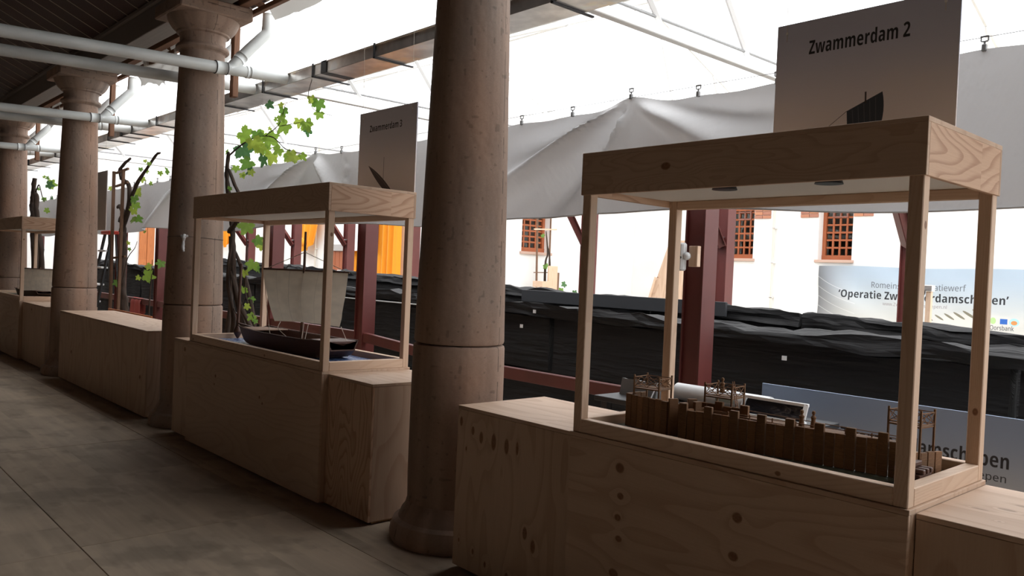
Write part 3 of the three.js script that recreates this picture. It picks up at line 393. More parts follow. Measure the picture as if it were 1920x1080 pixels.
// ---------------------------------------------------------------- palisade model
{
  const o = thing('palisade_model', 'brown wooden palisade quay model with watch towers inside the display case', 'model');
  const y0 = YB + 0.018, A = V(-2.09, 0, -2.92), B = V(-1.17, 0, -3.06); let k = 0;
  const run = (a, b, n, h, tallEvery, tallH, name, phase = 0) => { const d = new THREE.Vector3().subVectors(b, a), L = d.length() / n, ang = -Math.atan2(d.z, d.x); for (let i = 0; i < n; i++) { const p = a.clone().addScaledVector(d, (i + 0.5) / n), tall = tallEvery && (i + phase) % tallEvery === 0, hh = tall ? tallH : h + (hash(i, n, 4) - 0.5) * 0.006, g = cbox(-L / 2 + 0.0015, L / 2 - 0.0015, 0, hh, -0.007, tall ? 0.011 : 0.007, 'x', 0.0015, i * 0.07); g.rotateY(ang); g.translate(p.x, y0, p.z); part(o, name, g, modelWood[k++ % 3]); for (let q = 1; q < 4; q++) { const s = cbox(-L / 2 + 0.0025, L / 2 - 0.0025, hh * q / 4 - 0.0008, hh * q / 4 + 0.0008, -0.0078, (tall ? 0.011 : 0.007) + 0.0008, 'x', 0); s.rotateY(ang); s.translate(p.x, y0, p.z); part(o, 'plank_edge', s, modelWood[2]); } } };
  run(A, B, 24, 0.132, 3, 0.16, 'sheet_pile');
  run(V(-2.44, 0, -2.985), V(-2.17, 0, -2.945), 7, 0.15, 0, 0, 'sheet_pile'); run(V(-2.17, 0, -2.945), V(-2.10, 0, -3.06), 3, 0.14, 2, 0.165, 'sheet_pile');
  run(V(-2.09, 0, -2.92), V(-2.06, 0, -3.08), 4, 0.13, 2, 0.16, 'sheet_pile'); run(V(-2.10, 0, -3.08), V(-1.86, 0, -3.10), 6, 0.15, 3, 0.165, 'sheet_pile', 1);
  run(V(-2.44, 0, -2.985), V(-2.43, 0, -3.12), 3, 0.15, 0, 0, 'sheet_pile'); run(B, V(-1.12, 0, -3.2), 4, 0.1, 0, 0, 'sheet_pile');
  // walkway behind the wall
  part(o, 'walkway', cbox(-2.02, -1.2, y0 + 0.112, y0 + 0.118, -3.16, -3.07, 'x', 0.001), modelWood[0]);
  for (let i = 0; i < 9; i++) { const x = -1.98 + i * 0.095, z = -2.96 - i * 0.0135; part(o, 'rail_post', cbox(x - 0.002, x + 0.002, y0 + 0.08, y0 + 0.148, z - 0.004, z, 'y', 0), modelWood[1]); }
  part(o, 'hand_rail', bar(V(-2.0, y0 + 0.142, -2.958), V(-1.22, y0 + 0.142, -3.07), 0.003, 0.003), modelWood[1]); part(o, 'hand_rail', bar(V(-2.0, y0 + 0.136, -3.15), V(-1.22, y0 + 0.136, -3.15), 0.003, 0.003), modelWood[1]);
  const tower = (cx, cz, top, w, d, turn, ladder) => {
    const hw = w / 2, hd = d / 2, C = Math.cos(turn), Sn = Math.sin(turn), P = (x, y, z) => V(cx + x * C + z * Sn, y, cz - x * Sn + z * C), rb = top - 0.042;
    const rail = [];
    for (const [x, z] of [[-hw, -hd], [hw, -hd], [hw, hd], [-hw, hd]]) part(o, 'tower_post', bar(P(x, y0, z), P(x, top + 0.012, z), 0.007, 0.007), modelWood[0]);
    const cs = [[-hw, -hd], [hw, -hd], [hw, hd], [-hw, hd]];
    cs.forEach(([x, z], i) => { const [X, Z] = cs[(i + 1) % 4]; for (const y of [top, rb]) rail.push(bar(P(x, y, z), P(X, y, Z), 0.0035, 0.0035)); for (let q = 0; q < 2; q++) { const f = (t) => [x + (X - x) * t, z + (Z - z) * t], [ax, az] = f(q / 2), [bx, bz] = f((q + 1) / 2); rail.push(bar(P(ax, rb, az), P(bx, top, bz), 0.0028, 0.0028), bar(P(ax, top, az), P(bx, rb, bz), 0.0028, 0.0028)); } });
    part(o, 'cross_railing', join(rail), modelWood[1]);
    part(o, 'tower_floor', (() => { const g = cbox(-hw, hw, rb - 0.012, rb - 0.006, -hd, hd, 'x', 0.001); g.rotateY(turn); g.translate(cx, 0, cz); return g; })(), modelWood[0]);
    if (ladder) { const L = []; for (const s of [-0.008, 0.008]) L.push(bar(P(hw + 0.045, y0 + 0.06, hd + s), P(hw + 0.004, top + 0.03, hd + s), 0.003, 0.003)); for (let q = 0; q < 9; q++) { const t = q / 9; L.push(bar(P(hw + 0.045 - 0.041 * t, y0 + 0.06 + (top + 0.03 - y0 - 0.06) * t, hd - 0.008), P(hw + 0.045 - 0.041 * t, y0 + 0.06 + (top + 0.03 - y0 - 0.06) * t, hd + 0.008), 0.002, 0.002)); } part(o, 'ladder', join(L), modelWood[2]); }
  };
  tower(-2.34, -3.05, y0 + 0.232, 0.13, 0.12, 0.15, false); tower(-2.03, -3.17, y0 + 0.228, 0.13, 0.12, 0.1, true); tower(-1.2, -3.12, y0 + 0.245, 0.12, 0.1, -0.1, false);
  for (const [x, y, z] of [[-2.03, 0.196, -3.15], [-1.62, 0.118, -3.1], [-1.58, 0.118, -3.12]]) { const g = lathe([[0, 0], [0.012, 0], [0.011, 0.012], [0.008, 0.03], [0.011, 0.042], [0.004, 0.05], [0.0075, 0.058], [0.006, 0.066], [0, 0.069]], 12); g.translate(x, y0 + y, z); part(o, 'figurine', g, modelWood[1]); }
  for (let i = 0; i < 14; i++) { const l = Math.floor(i / 3), g = cbox(-0.05, 0.05, 0, 0.017, -0.011, 0.011, 'x', 0.003); g.rotateY((l % 2 ? 0.15 : Math.PI / 2) + rr(-0.15, 0.15)); g.translate(-1.135 + (l % 2 ? 0 : (i % 3 - 1) * 0.032), y0 + l * 0.017, -2.99 + (l % 2 ? (i % 3 - 1) * 0.032 : 0)); part(o, 'timber_balk', g, hullWood); }
}

// ---------------------------------------------------------------- ship models
function shipModel(label, cx, cz, L, yb, sail, full) {
  const o = thing('ship_model', label, 'model ship'), W = full ? 0.17 : 0.15, H = full ? 0.125 : 0.1, rings = [], t = 0.009, N = 22;
  for (let i = 0; i <= N; i++) { const s = i / N * 2 - 1, x = cx + s * L / 2, e = Math.pow(Math.abs(s), 4), w = W * (1 - 0.24 * e), b = yb + 0.07 * Math.pow(Math.abs(s), 9), h = yb + H + 0.016 * Math.pow(Math.abs(s), 3), wb = w * 0.8; rings.push([V(x, h, cz + w), V(x, b, cz + wb), V(x, b, cz - wb), V(x, h, cz - w), V(x, h, cz - w + t), V(x, b + t, cz - wb + t), V(x, b + t, cz + wb - t), V(x, h, cz + w - t)]); }
  part(o, 'hull', loft(rings, 0.5), hullWood);
  for (const s of [-1, 1]) part(o, 'gunwale', tube(rings.map((r) => r[s > 0 ? 0 : 3].clone().add(V(0, 0.002, s * 0.002))), 0.006, 8, 40), hullWood);
  for (let i = 0; i < 6; i++) { const x = cx - L / 2 + 0.03 + i * 0.055, w = W * (0.62 + 0.06 * i); part(o, 'deck_board', cbox(x, x + 0.036, yb + H + 0.002, yb + H + 0.01, cz - w, cz + w, 'z', 0.001), deckWood); }
  for (let i = 0; i < 7; i++) { const x = cx - L * 0.2 + i * L * 0.1; part(o, 'frame_rib', cbox(x, x + 0.012, yb + 0.008, yb + 0.03, cz - W * 0.78, cz + W * 0.78, 'z', 0.001), hullWood); }
  part(o, 'stern_deck', cbox(cx + L * 0.33, cx + L * 0.495, yb + H - 0.004, yb + H + 0.014, cz - W * 0.78, cz + W * 0.78, 'z', 0.002), hullWood);
  part(o, 'mast', tube([V(sail.mx, yb + 0.01, sail.mz), V(sail.mx, sail.mt, sail.mz)], [0.013, 0.009], 10, 4), hullWood);
  const { a, b, yt, yl, foot } = sail, fa = a.clone().lerp(b, foot[0]), fb = a.clone().lerp(b, foot[1]);
  part(o, 'yard', tube([V(a.x, yt + 0.006, a.z), V(b.x, yt + 0.006, b.z)], 0.008, 8, 2), hullWood);
  const nrm = V(b.z - a.z, 0, -(b.x - a.x)).normalize(); if (nrm.z < 0) nrm.negate();
  part(o, 'sail', sheet(28, 20, (u, v) => { const p = a.clone().lerp(b, u), q = fa.clone().lerp(fb, u), e = v * v * 0.4 + v * 0.6, r = p.lerp(q, e); const belly = 0.05 * Math.sin(Math.PI * u) * Math.sin(Math.PI * Math.min(1, v * 0.75)) + 0.006 * noise(u * 9, v * 7, 2); return V(r.x + nrm.x * (belly + 0.012), yt - v * (yt - yl) - 0.014 * Math.sin(Math.PI * u) * v * -1, r.z + nrm.z * (belly + 0.012)); }), sailCloth);
  if (full) {
    const rope = (...p) => part(o, 'rigging_rope', tube(p, 0.0028, 5, 10), string);
    rope(V(sail.mx, sail.mt - 0.16, sail.mz), V(a.x, yt, a.z)); rope(V(sail.mx, sail.mt - 0.16, sail.mz), V(b.x, yt, b.z)); rope(V(a.x, yt, a.z), V(a.x + 0.1, 1.25, cz + W + 0.01), V(cx - 0.08, yb + H, cz + W));
    rope(V(fa.x + 0.08, yl, fa.z), V(fa.x + 0.14, yb + H + 0.06, cz + W), V(cx + 0.2, yb + H + 0.006, cz + W)); rope(V(fb.x, yl, fb.z), V(fb.x + 0.14, yb + H, cz - W * 0.4)); rope(V(sail.mx + 0.03, yl, sail.mz), V(sail.mx + 0.04, yb + 0.05, sail.mz + 0.03)); rope(V(sail.mx + 0.1, yl, sail.mz), V(sail.mx + 0.12, yb + 0.05, sail.mz + 0.05));
    part(o, 'steering_oar', join([tube([V(-7.09, 1.6, -3.12), V(-7.07, 1.03, -3.1)], [0.012, 0.015], 10, 4), tube([V(-7.07, 1.04, -3.1), V(-7.068, 0.98, -3.1), V(-7.065, yb + 0.002, -3.1)], [0.015, 0.042, 0.006], 10, 10)]), hullWood);
    part(o, 'oar_bracket', bar(V(-7.08, 1.06, -3.1), V(cx - L / 2 + 0.02, yb + H, cz), 0.014, 0.014), hullWood);
  }
  return o;
}
shipModel('dark wooden model barge with cream square sail on blue water', -5.99, -3.1, 1.52, YB + 0.018, { a: V(-6.22, 0, -2.93), b: V(-5.36, 0, -3.21), yt: 1.56, yl: 1.15, foot: [0.17, 0.93], mx: -5.79, mz: -3.06, mt: 1.87 }, true);
shipModel('small model barge with white sail in the far display case', -15.0, -3.1, 1.5, YB + 0.018, { a: V(-14.75, 0, -2.9), b: V(-14.2, 0, -3.25), yt: 1.37, yl: 1.02, foot: [0.03, 0.97], mx: -14.55, mz: -3.1, mt: 1.4 }, false);

// ---------------------------------------------------------------- printed boards
function canvasTex(w, h, draw) { const c = document.createElement('canvas'); c.width = w; c.height = h; draw(c.getContext('2d'), w, h); const t = new THREE.CanvasTexture(c); t.colorSpace = THREE.SRGBColorSpace; return t; }
function flatUV(g, x0, x1, y0, y1) { const p = g.attributes.position, uv = g.attributes.uv; for (let i = 0; i < p.count; i++) uv.setXY(i, (p.getX(i) - x0) / (x1 - x0), (p.getY(i) - y0) / (y1 - y0)); return g; }
function cloudPrint(ctx, w, h, s, top, bot) {
  const id = ctx.createImageData(w, h); for (let y = 0; y < h; y++) for (let x = 0; x < w; x++) { const v = y / h, c = smooth(0.42, 0.75, fbm(x / w * 4, v * 5, s, 5)) * 0.3 * smooth(0.25, 0.5, v), t = smooth(0.05, 0.75, v), o = (y * w + x) * 4; for (let k = 0; k < 3; k++) id.data[o + k] = (top[k] + (bot[k] - top[k]) * t) * (1 - c) + [236, 226, 216][k] * c; id.data[o + 3] = 255; } ctx.putImageData(id, 0, 0);
}
function fitText(ctx, txt, x, y, width, size, font, align = 'left') { ctx.font = font.replace('SIZE', size); const m = ctx.measureText(txt).width, k = width / m; ctx.save(); ctx.translate(x, y); ctx.scale(k, 1); ctx.textAlign = align; ctx.fillText(txt, 0, 0); ctx.restore(); }
function board(label, x0, x1, y0, y1, z, draw, s) {
  const o = thing('sign_board', label, 'sign', 'hanging title boards');
  const tex = canvasTex(768, Math.round(768 * (y1 - y0) / (x1 - x0)), draw);
  part(o, 'panel', flatUV(cbox(x0, x1, y0, y1, z - 0.01, z, 'x', 0.001), x0, x1, y0, y1), S({ map: tex, roughness: 0.45 }));
  for (const x of [x0 + 0.05, x1 - 0.06]) { const q = 4.05; part(o, 'hanging_thread', tube([V(x, y1 - 0.04, z + 0.001), V(x, y1 + 0.002, z + 0.002), V(x - 0.01, q + 0.06, z + 0.03)], 0.0012, 5, 8), string); const g = new THREE.CylinderGeometry(0.006, 0.006, 0.004, 12); g.rotateX(Math.PI / 2); g.translate(x, y1 - 0.042, z + 0.001); part(o, 'eyelet', g, whitePlastic); }
  return o;
}
const skyT = [200, 206, 226], skyB = [240, 230, 224];
board('hanging printed board reading Zwammerdam 2 above the palisade case', -2.045, -1.235, 2.0, 2.835, -3.5, (c, w, h) => {
  cloudPrint(c, w, h, 5, skyT, skyB); c.fillStyle = '#26272c'; fitText(c, 'Zwammerdam 2', w * 0.2, h * 0.19, w * 0.56, Math.round(h * 0.105), 'bold SIZEpx sans-serif');
  c.fillStyle = '#3a4048'; c.strokeStyle = '#4a4442'; c.lineWidth = 3; const X = w * 0.53, Y = h * 0.6; // brown sail seen from the side
  c.beginPath(); c.moveTo(X - w * 0.09, Y - h * 0.07); c.lineTo(X + w * 0.1, Y - h * 0.15); c.quadraticCurveTo(X + w * 0.125, Y - h * 0.05, X + w * 0.09, Y + h * 0.05); c.lineTo(X - w * 0.08, Y + h * 0.07); c.closePath(); c.fill();
  c.strokeStyle = '#5d6166'; for (let i = 1; i < 6; i++) { c.beginPath(); c.moveTo(X - w * 0.09 + i * w * 0.031, Y - h * 0.06 - i * h * 0.013); c.lineTo(X - w * 0.075 + i * w * 0.03, Y + h * 0.06); c.stroke(); }
  c.strokeStyle = '#41393a'; c.lineWidth = 7; c.beginPath(); c.moveTo(X + w * 0.01, Y - h * 0.16); c.lineTo(X + w * 0.012, Y - h * 0.1); c.stroke(); c.lineWidth = 2; c.beginPath(); c.moveTo(X - w * 0.09, Y - h * 0.07); c.lineTo(X - w * 0.3, Y + h * 0.08); c.stroke();
  c.fillStyle = '#463a36'; c.beginPath(); c.moveTo(X - w * 0.36, Y + h * 0.1); c.quadraticCurveTo(X, Y + h * 0.17, X + w * 0.3, Y + h * 0.09); c.lineTo(X + w * 0.22, Y + h * 0.16); c.lineTo(X - w * 0.3, Y + h * 0.16); c.fill();
});
board('hanging printed board reading Zwammerdam 3 above the sailing ship case', -5.775, -4.975, 2.0, 2.86, -3.5, (c, w, h) => {
  cloudPrint(c, w, h, 9, [208, 210, 222], skyB); c.fillStyle = '#26272c'; fitText(c, 'Zwammerdam 3', w * 0.19, h * 0.19, w * 0.57, Math.round(h * 0.085), 'bold SIZEpx sans-serif');
  c.save(); c.translate(w * 0.46, h * 0.68); c.rotate(0.62); c.fillStyle = '#4c3f3c'; c.beginPath(); c.moveTo(-w * 0.33, -h * 0.0); c.quadraticCurveTo(0, -h * 0.075, w * 0.36, 0); c.quadraticCurveTo(0, h * 0.075, -w * 0.33, 0); c.fill(); c.strokeStyle = '#7d6a62'; c.lineWidth = 4; c.beginPath(); c.moveTo(-w * 0.31, 0); c.quadraticCurveTo(0, -h * 0.035, w * 0.33, 0); c.stroke(); c.restore();
  c.strokeStyle = '#4c3f3c'; c.lineWidth = 4; c.beginPath(); c.moveTo(w * 0.47, h * 0.67); c.lineTo(w * 0.47, h * 0.44); c.stroke();
});
board('hanging printed board edge showing past the counter column', -13.45, -12.62, 2.0, 2.86, -3.5, (c, w, h) => cloudPrint(c, w, h, 14, [206, 206, 210], [222, 212, 204]));
{
  const o = thing('information_panel', 'large blue grey printed panel behind the palisade case ending in damschepen', 'sign'), x0 = -2.55, x1 = -0.73, y0 = 0.3, y1 = 1.02, z = -4.38;
  const tex = canvasTex(1280, 506, (c, w, h) => { cloudPrint(c, w, h, 21, [140, 160, 190], [184, 188, 190]); c.fillStyle = '#1d2027'; const X = (x) => (x - x0) / (x1 - x0) * w, Y = (y) => (y1 - y) / (y1 - y0) * h; fitText(c, 'Zwammerdamschepen', X(-2.06), Y(0.772), X(-1.222) - X(-2.06), 70, 'bold SIZEpx sans-serif'); c.fillStyle = '#2b2e35'; fitText(c, 'Operatie Zwammerdamschepen', X(-2.06), Y(0.705), X(-1.232) - X(-2.06), 36, 'SIZEpx sans-serif'); });
  part(o, 'panel', flatUV(cbox(x0, x1, y0, y1, z - 0.012, z, 'x', 0.001), x0, x1, y0, y1), S({ map: tex, roughness: 0.5 }));
  for (const x of [x0 + 0.3, x1 - 0.3]) part(o, 'support_leg', join([cbox(x - 0.02, x + 0.02, -0.06, y1 - 0.1, z - 0.05, z - 0.012, 'y'), cbox(x - 0.02, x + 0.02, -0.06, -0.03, z - 0.25, z + 0.15, 'z')]), galvDark);
}
{
  const x0 = -8.1, x1 = -4.16, y0 = 0.55, y1 = 2.07;
  const tex = canvasTex(2048, 790, (c, w, h) => {
    cloudPrint(c, w, h, 27, [168, 184, 200], [196, 196, 192]); const X = (x) => (x - x0) / (x1 - x0) * w, Y = (y) => (y1 - y) / (y1 - y0) * h;
    const rg = c.createLinearGradient(0, 0, w * 0.2, 0); rg.addColorStop(0, 'rgba(96,96,98,0.85)'); rg.addColorStop(1, 'rgba(170,170,172,0)'); c.fillStyle = rg; c.fillRect(0, 0, w * 0.2, h); // printed rope photograph
    c.strokeStyle = 'rgba(225,225,225,0.55)'; c.lineWidth = 5; for (let i = 0; i < 6; i++) { c.beginPath(); c.moveTo(0, h * (0.14 + i * 0.13)); c.quadraticCurveTo(w * 0.08, h * (0.3 + i * 0.12), w * 0.2, h * (0.36 + i * 0.13)); c.stroke(); }
    c.fillStyle = '#5b5f66'; fitText(c, 'Romeinse restauratiewerf', X(-7.02), Y(1.66), X(-5.3) - X(-7.02), 82, 'SIZEpx sans-serif');
    c.fillStyle = '#22252b'; fitText(c, '‘Operatie Zwammerdamschepen’', X(-7.66), Y(1.445), X(-4.6) - X(-7.66), 108, 'bold SIZEpx sans-serif');
    c.fillStyle = '#8a8388'; fitText(c, 'www.Zwammerdamschepen.nl', X(-6.78), Y(1.33), X(-5.6) - X(-6.78), 46, 'SIZEpx sans-serif');
    c.fillStyle = '#7a7666'; for (let i = 0; i < 6; i++) { c.save(); c.translate(X(-5.9 + i * 0.17), Y(1.14 + i * 0.025)); c.rotate(0.55); c.beginPath(); c.ellipse(0, 0, 40 + i * 7, 8 + i, 0, 0, 7); c.fill(); c.restore(); }
    const fl = (x, y, col, rx, ry) => { c.fillStyle = col; c.beginPath(); c.ellipse(X(x), Y(y), rx, ry, 0, 0, 7); c.fill(); };
    fl(-4.83, 1.16, '#a9c98a', 24, 30); c.fillStyle = '#2a5fb0'; c.fillRect(X(-4.72), Y(1.2), 60, 48); fl(-4.5, 1.15, '#9fd0e6', 42, 36); fl(-4.5, 1.14, '#c98a52', 26, 20);
    fl(-5.78, 1.0, '#cc5a34', 22, 14); c.fillStyle = '#3f6fb4'; c.fillRect(X(-5.64), Y(1.02), 36, 22);
    c.fillStyle = '#23252a'; fitText(c, 'Oorsbank', X(-4.88), Y(1.0), X(-4.5) - X(-4.88), 58, 'SIZEpx sans-serif');
  });
  const g = sheet(80, 30, (u, v) => V(x0 + (x1 - x0) * u, y0 + (y1 - y0) * v + 0.012 * Math.sin(u * 9) * v, -15.93 + 0.02 * Math.sin(u * 21 + v * 9) * (1 - u) + 0.012 * noise(u * 14, v * 5, 3)));
  const o = thing('printed_banner', 'pale printed banner reading Operatie Zwammerdamschepen on the white courtyard wall', 'banner');
  part(o, 'cloth', g, S({ map: tex, roughness: 0.45, side: THREE.DoubleSide }));
  for (const [x, y] of [[x0 + 0.04, y1 - 0.03], [x1 - 0.04, y1 - 0.03], [(x0 + x1) / 2, y1 - 0.03]]) part(o, 'eyelet', (() => { const q = new THREE.CylinderGeometry(0.02, 0.02, 0.05, 14); q.rotateX(Math.PI / 2); q.translate(x, y, -15.95); return q; })(), boltSteel);
}

// ---------------------------------------------------------------- boat hull
{
  const o = thing('excavated_boat', 'long black timber boat hull lying across the courtyard behind the cases', 'boat');
  const near = (x) => 1.315 - (x + 5) * 0.010 + 0.00035 * (x + 5) ** 2 * (x < -5 ? 1 : 0), far = (x) => 1.372 - (x + 6) * 0.024;
  const slab = (x0, x1, fb, ft, z0, z1, amp, sd, step = 0.11) => {
    const R = [], n = Math.round((x1 - x0) / step);
    for (let i = 0; i <= n; i++) { const x = x0 + (x1 - x0) * i / n, b = fb(x), t = ft(x), r = []; const prof = [[z1, b], [z1, b + (t - b) * 0.35], [z1, b + (t - b) * 0.7], [z1, t], [(z0 + z1) / 2, t], [z0, t], [z0, (t + b) / 2], [z0, b]];
      prof.forEach(([z, y], j) => { const zz = z + (fbm(x * 2.2 + sd, j * 0.9, sd, 4) - 0.5) * amp * 1.6, yy = y + (fbm(x * 2.6 - sd, j * 1.3 + 4, sd + 9, 4) - 0.5) * amp * (j >= 3 && j <= 5 ? 1.5 : 0.8); r.push(V(x, yy, zz)); }); R.push(r); }
    return loft(R, 0.35);
  };
  const c = (k) => () => k;
  const cuts = [-22, -16.4, -11.2, -6.9, -4.9, -1.1, 2.4];
  for (let i = 0; i < 6; i++) { const a = cuts[i] + 0.01, b = cuts[i + 1] - 0.01;
    part(o, 'gunwale', slab(a, b, (x) => near(x) - 0.095, near, -5.52, -5.27, 0.075, 11 + i), charred[i % 2]);
    part(o, 'side_plank', slab(a - 0.4 + 0.03, b - 0.4, (x) => 0.72, (x) => near(x) - 0.1, -5.48, -5.33, 0.045, 31 + i), charred[(i + 1) % 2]);
    part(o, 'side_plank', slab(a + 0.3 + 0.03, b + 0.3, c(0.34), c(0.71), -5.5, -5.38, 0.04, 51 + i), charred[i % 2]);
    part(o, 'far_gunwale', slab(a + 0.7 + 0.01, b + 0.7, (x) => far(x) - 0.13, far, -8.1, -7.9, 0.075, 71 + i), charred[i % 2]);
    part(o, 'far_side_plank', slab(a + 0.7, b + 0.7, c(0.34), (x) => far(x) - 0.12, -8.08, -7.95, 0.04, 81 + i), charred[1]);
  }
  for (let i = 0; i < 5; i++) part(o, 'bottom_plank', slab(-22, 2.4, c(0.26), c(0.34), -8.05 + i * 0.54, -7.53 + i * 0.54, 0.02, 91 + i, 0.6), charred[i % 2]);
  for (let i = 0; i < 26; i++) part(o, 'frame_rib', cbox(-21.5 + i * 0.92, -21.36 + i * 0.92, 0.33, 0.5, -7.95, -5.5, 'z', 0.02), charred[i % 2]);
  part(o, 'repair_board', cbox(-8.3, -5.0, 1.245, 1.405, -7.78, -7.74, 'x', 0.003), blackBoard);
  for (const [x, y] of [[-5.45, 1.27], [-5.62, 1.12], [-9.9, 1.2], [-2.9, 1.1]]) part(o, 'find_tag', cbox(x - 0.018, x + 0.018, y - 0.016, y + 0.016, -5.262, -5.255, 'x', 0.001), paperWhite, 'small white find label');
  part(o, 'plastic_edge', cbox(-11.2, -5.9, 1.225, 1.237, -5.262, -5.245, 'x', 0.002), whitePlastic);
}
for (let i = 0; i < 5; i++) solo('cradle_beam', 'dark steel cradle beam carrying the boat hull', 'beam', cbox(-20.5 + i * 5, -20.2 + i * 5, -0.06, 0.24, -8.2, -5.2, 'z', 0.01), galvDark, 'boat cradle beams');
// red steel posts with rails
function steelPost(x, z, h, label, brace) {
  const o = thing('steel_post', label, 'post', 'red steel posts'), w = brace === null ? 0.08 : 0.088, t = 0.013;
  part(o, 'flange', cbox(x - w, x - w + t, -0.05, h, z - w, z + w, 'y', 0.002), redSteel); part(o, 'flange', cbox(x + w - t, x + w, -0.05, h, z - w, z + w, 'y', 0.002), redSteel); part(o, 'web', cbox(x - w + t, x + w - t, -0.05, h, z + 0.05, z + 0.062, 'y', 0), redSteel);
  part(o, 'base_plate', cbox(x - 0.16, x + 0.16, -0.06, -0.04, z - 0.16, z + 0.16, 'x', 0.003), redSteel);
  if (brace) { const g = join([bar(V(x, 2.08, z + 0.1), V(x, 2.74, z + 0.62), 0.09, 0.13), bar(V(x + 0.05, 2.1, z + 0.1), V(x + 0.05, 2.74, z + 0.6), 0.012, 0.15)]); part(o, 'brace', g, redSteel); for (const y of [2.1, 2.18]) part(o, 'bolt', (() => { const q = new THREE.CylinderGeometry(0.014, 0.014, 0.24, 8); q.rotateX(Math.PI / 2); q.translate(x + 0.02, y, z + 0.02); return q; })(), boltSteel); }
}
const FX = [-3.25, -5.55, -7.5, -9.67, -11.7, -13.8, -15.9, -18, -20.1, -22.2], FL = ['with the white motion sensor beside the palisade case', 'hidden behind the near stone column', 'standing behind the sail of the ship model', 'behind the far corner post of the sailing ship case', 'behind the column beyond the sailing ship case', 'beside the hanging red cloth', 'behind the wooden trellis', 'beside the step ladder', 'in front row past the step ladder', 'behind the farthest display case'];
FX.forEach((x, i) => steelPost(x, -4.7, 2.7, 'dark red steel post ' + FL[i], null));
const BX = [-3.45, -5.71, -8.0, -10.2, -12.4, -14.7, -17, -19.4];
const BL = ['in front of the printed banner', 'beside the lattice window with the thin downpipe', 'between the square window and the leaning board', 'beyond the boat behind the near stone column', 'beyond the boat right of the orange curtain', 'between the white poster and the brown door', 'beside the swagged orange curtain', 'beside the narrow tied orange curtain'];
BX.forEach((x, i) => steelPost(x, -8.76, 2.75, 'dark red steel post ' + (i === 4 ? '' : 'with slanted knee brace ') + BL[i], i !== 4));
for (let i = 0; i < 9; i++) { const a = FX[i + 1], b = FX[i], ya = i === 0 ? 0.765 : i === 1 ? 0.87 : 0.875, yb = i === 0 ? 0.765 : i === 1 ? 0.77 : 0.875; solo('steel_rail', ['dark red steel rail between posts left of the palisade model', 'dark red steel rail passing behind the near stone column', 'dark red steel rail behind the blue model water', 'dark red steel rail behind the stems of the leafy vine', 'dark red steel rail behind the column beyond the sailing ship case', 'dark red steel rail with the red cloth hung over it', 'dark red steel rail behind the wooden trellis', 'dark red steel rail behind the step ladder', 'dark red steel rail behind the farthest display case'][i], 'rail', bar(V(a + 0.081, ya, -4.66), V(b - 0.081, yb, -4.66), 0.06, 0.1), redSteel, 'red steel rails'); }

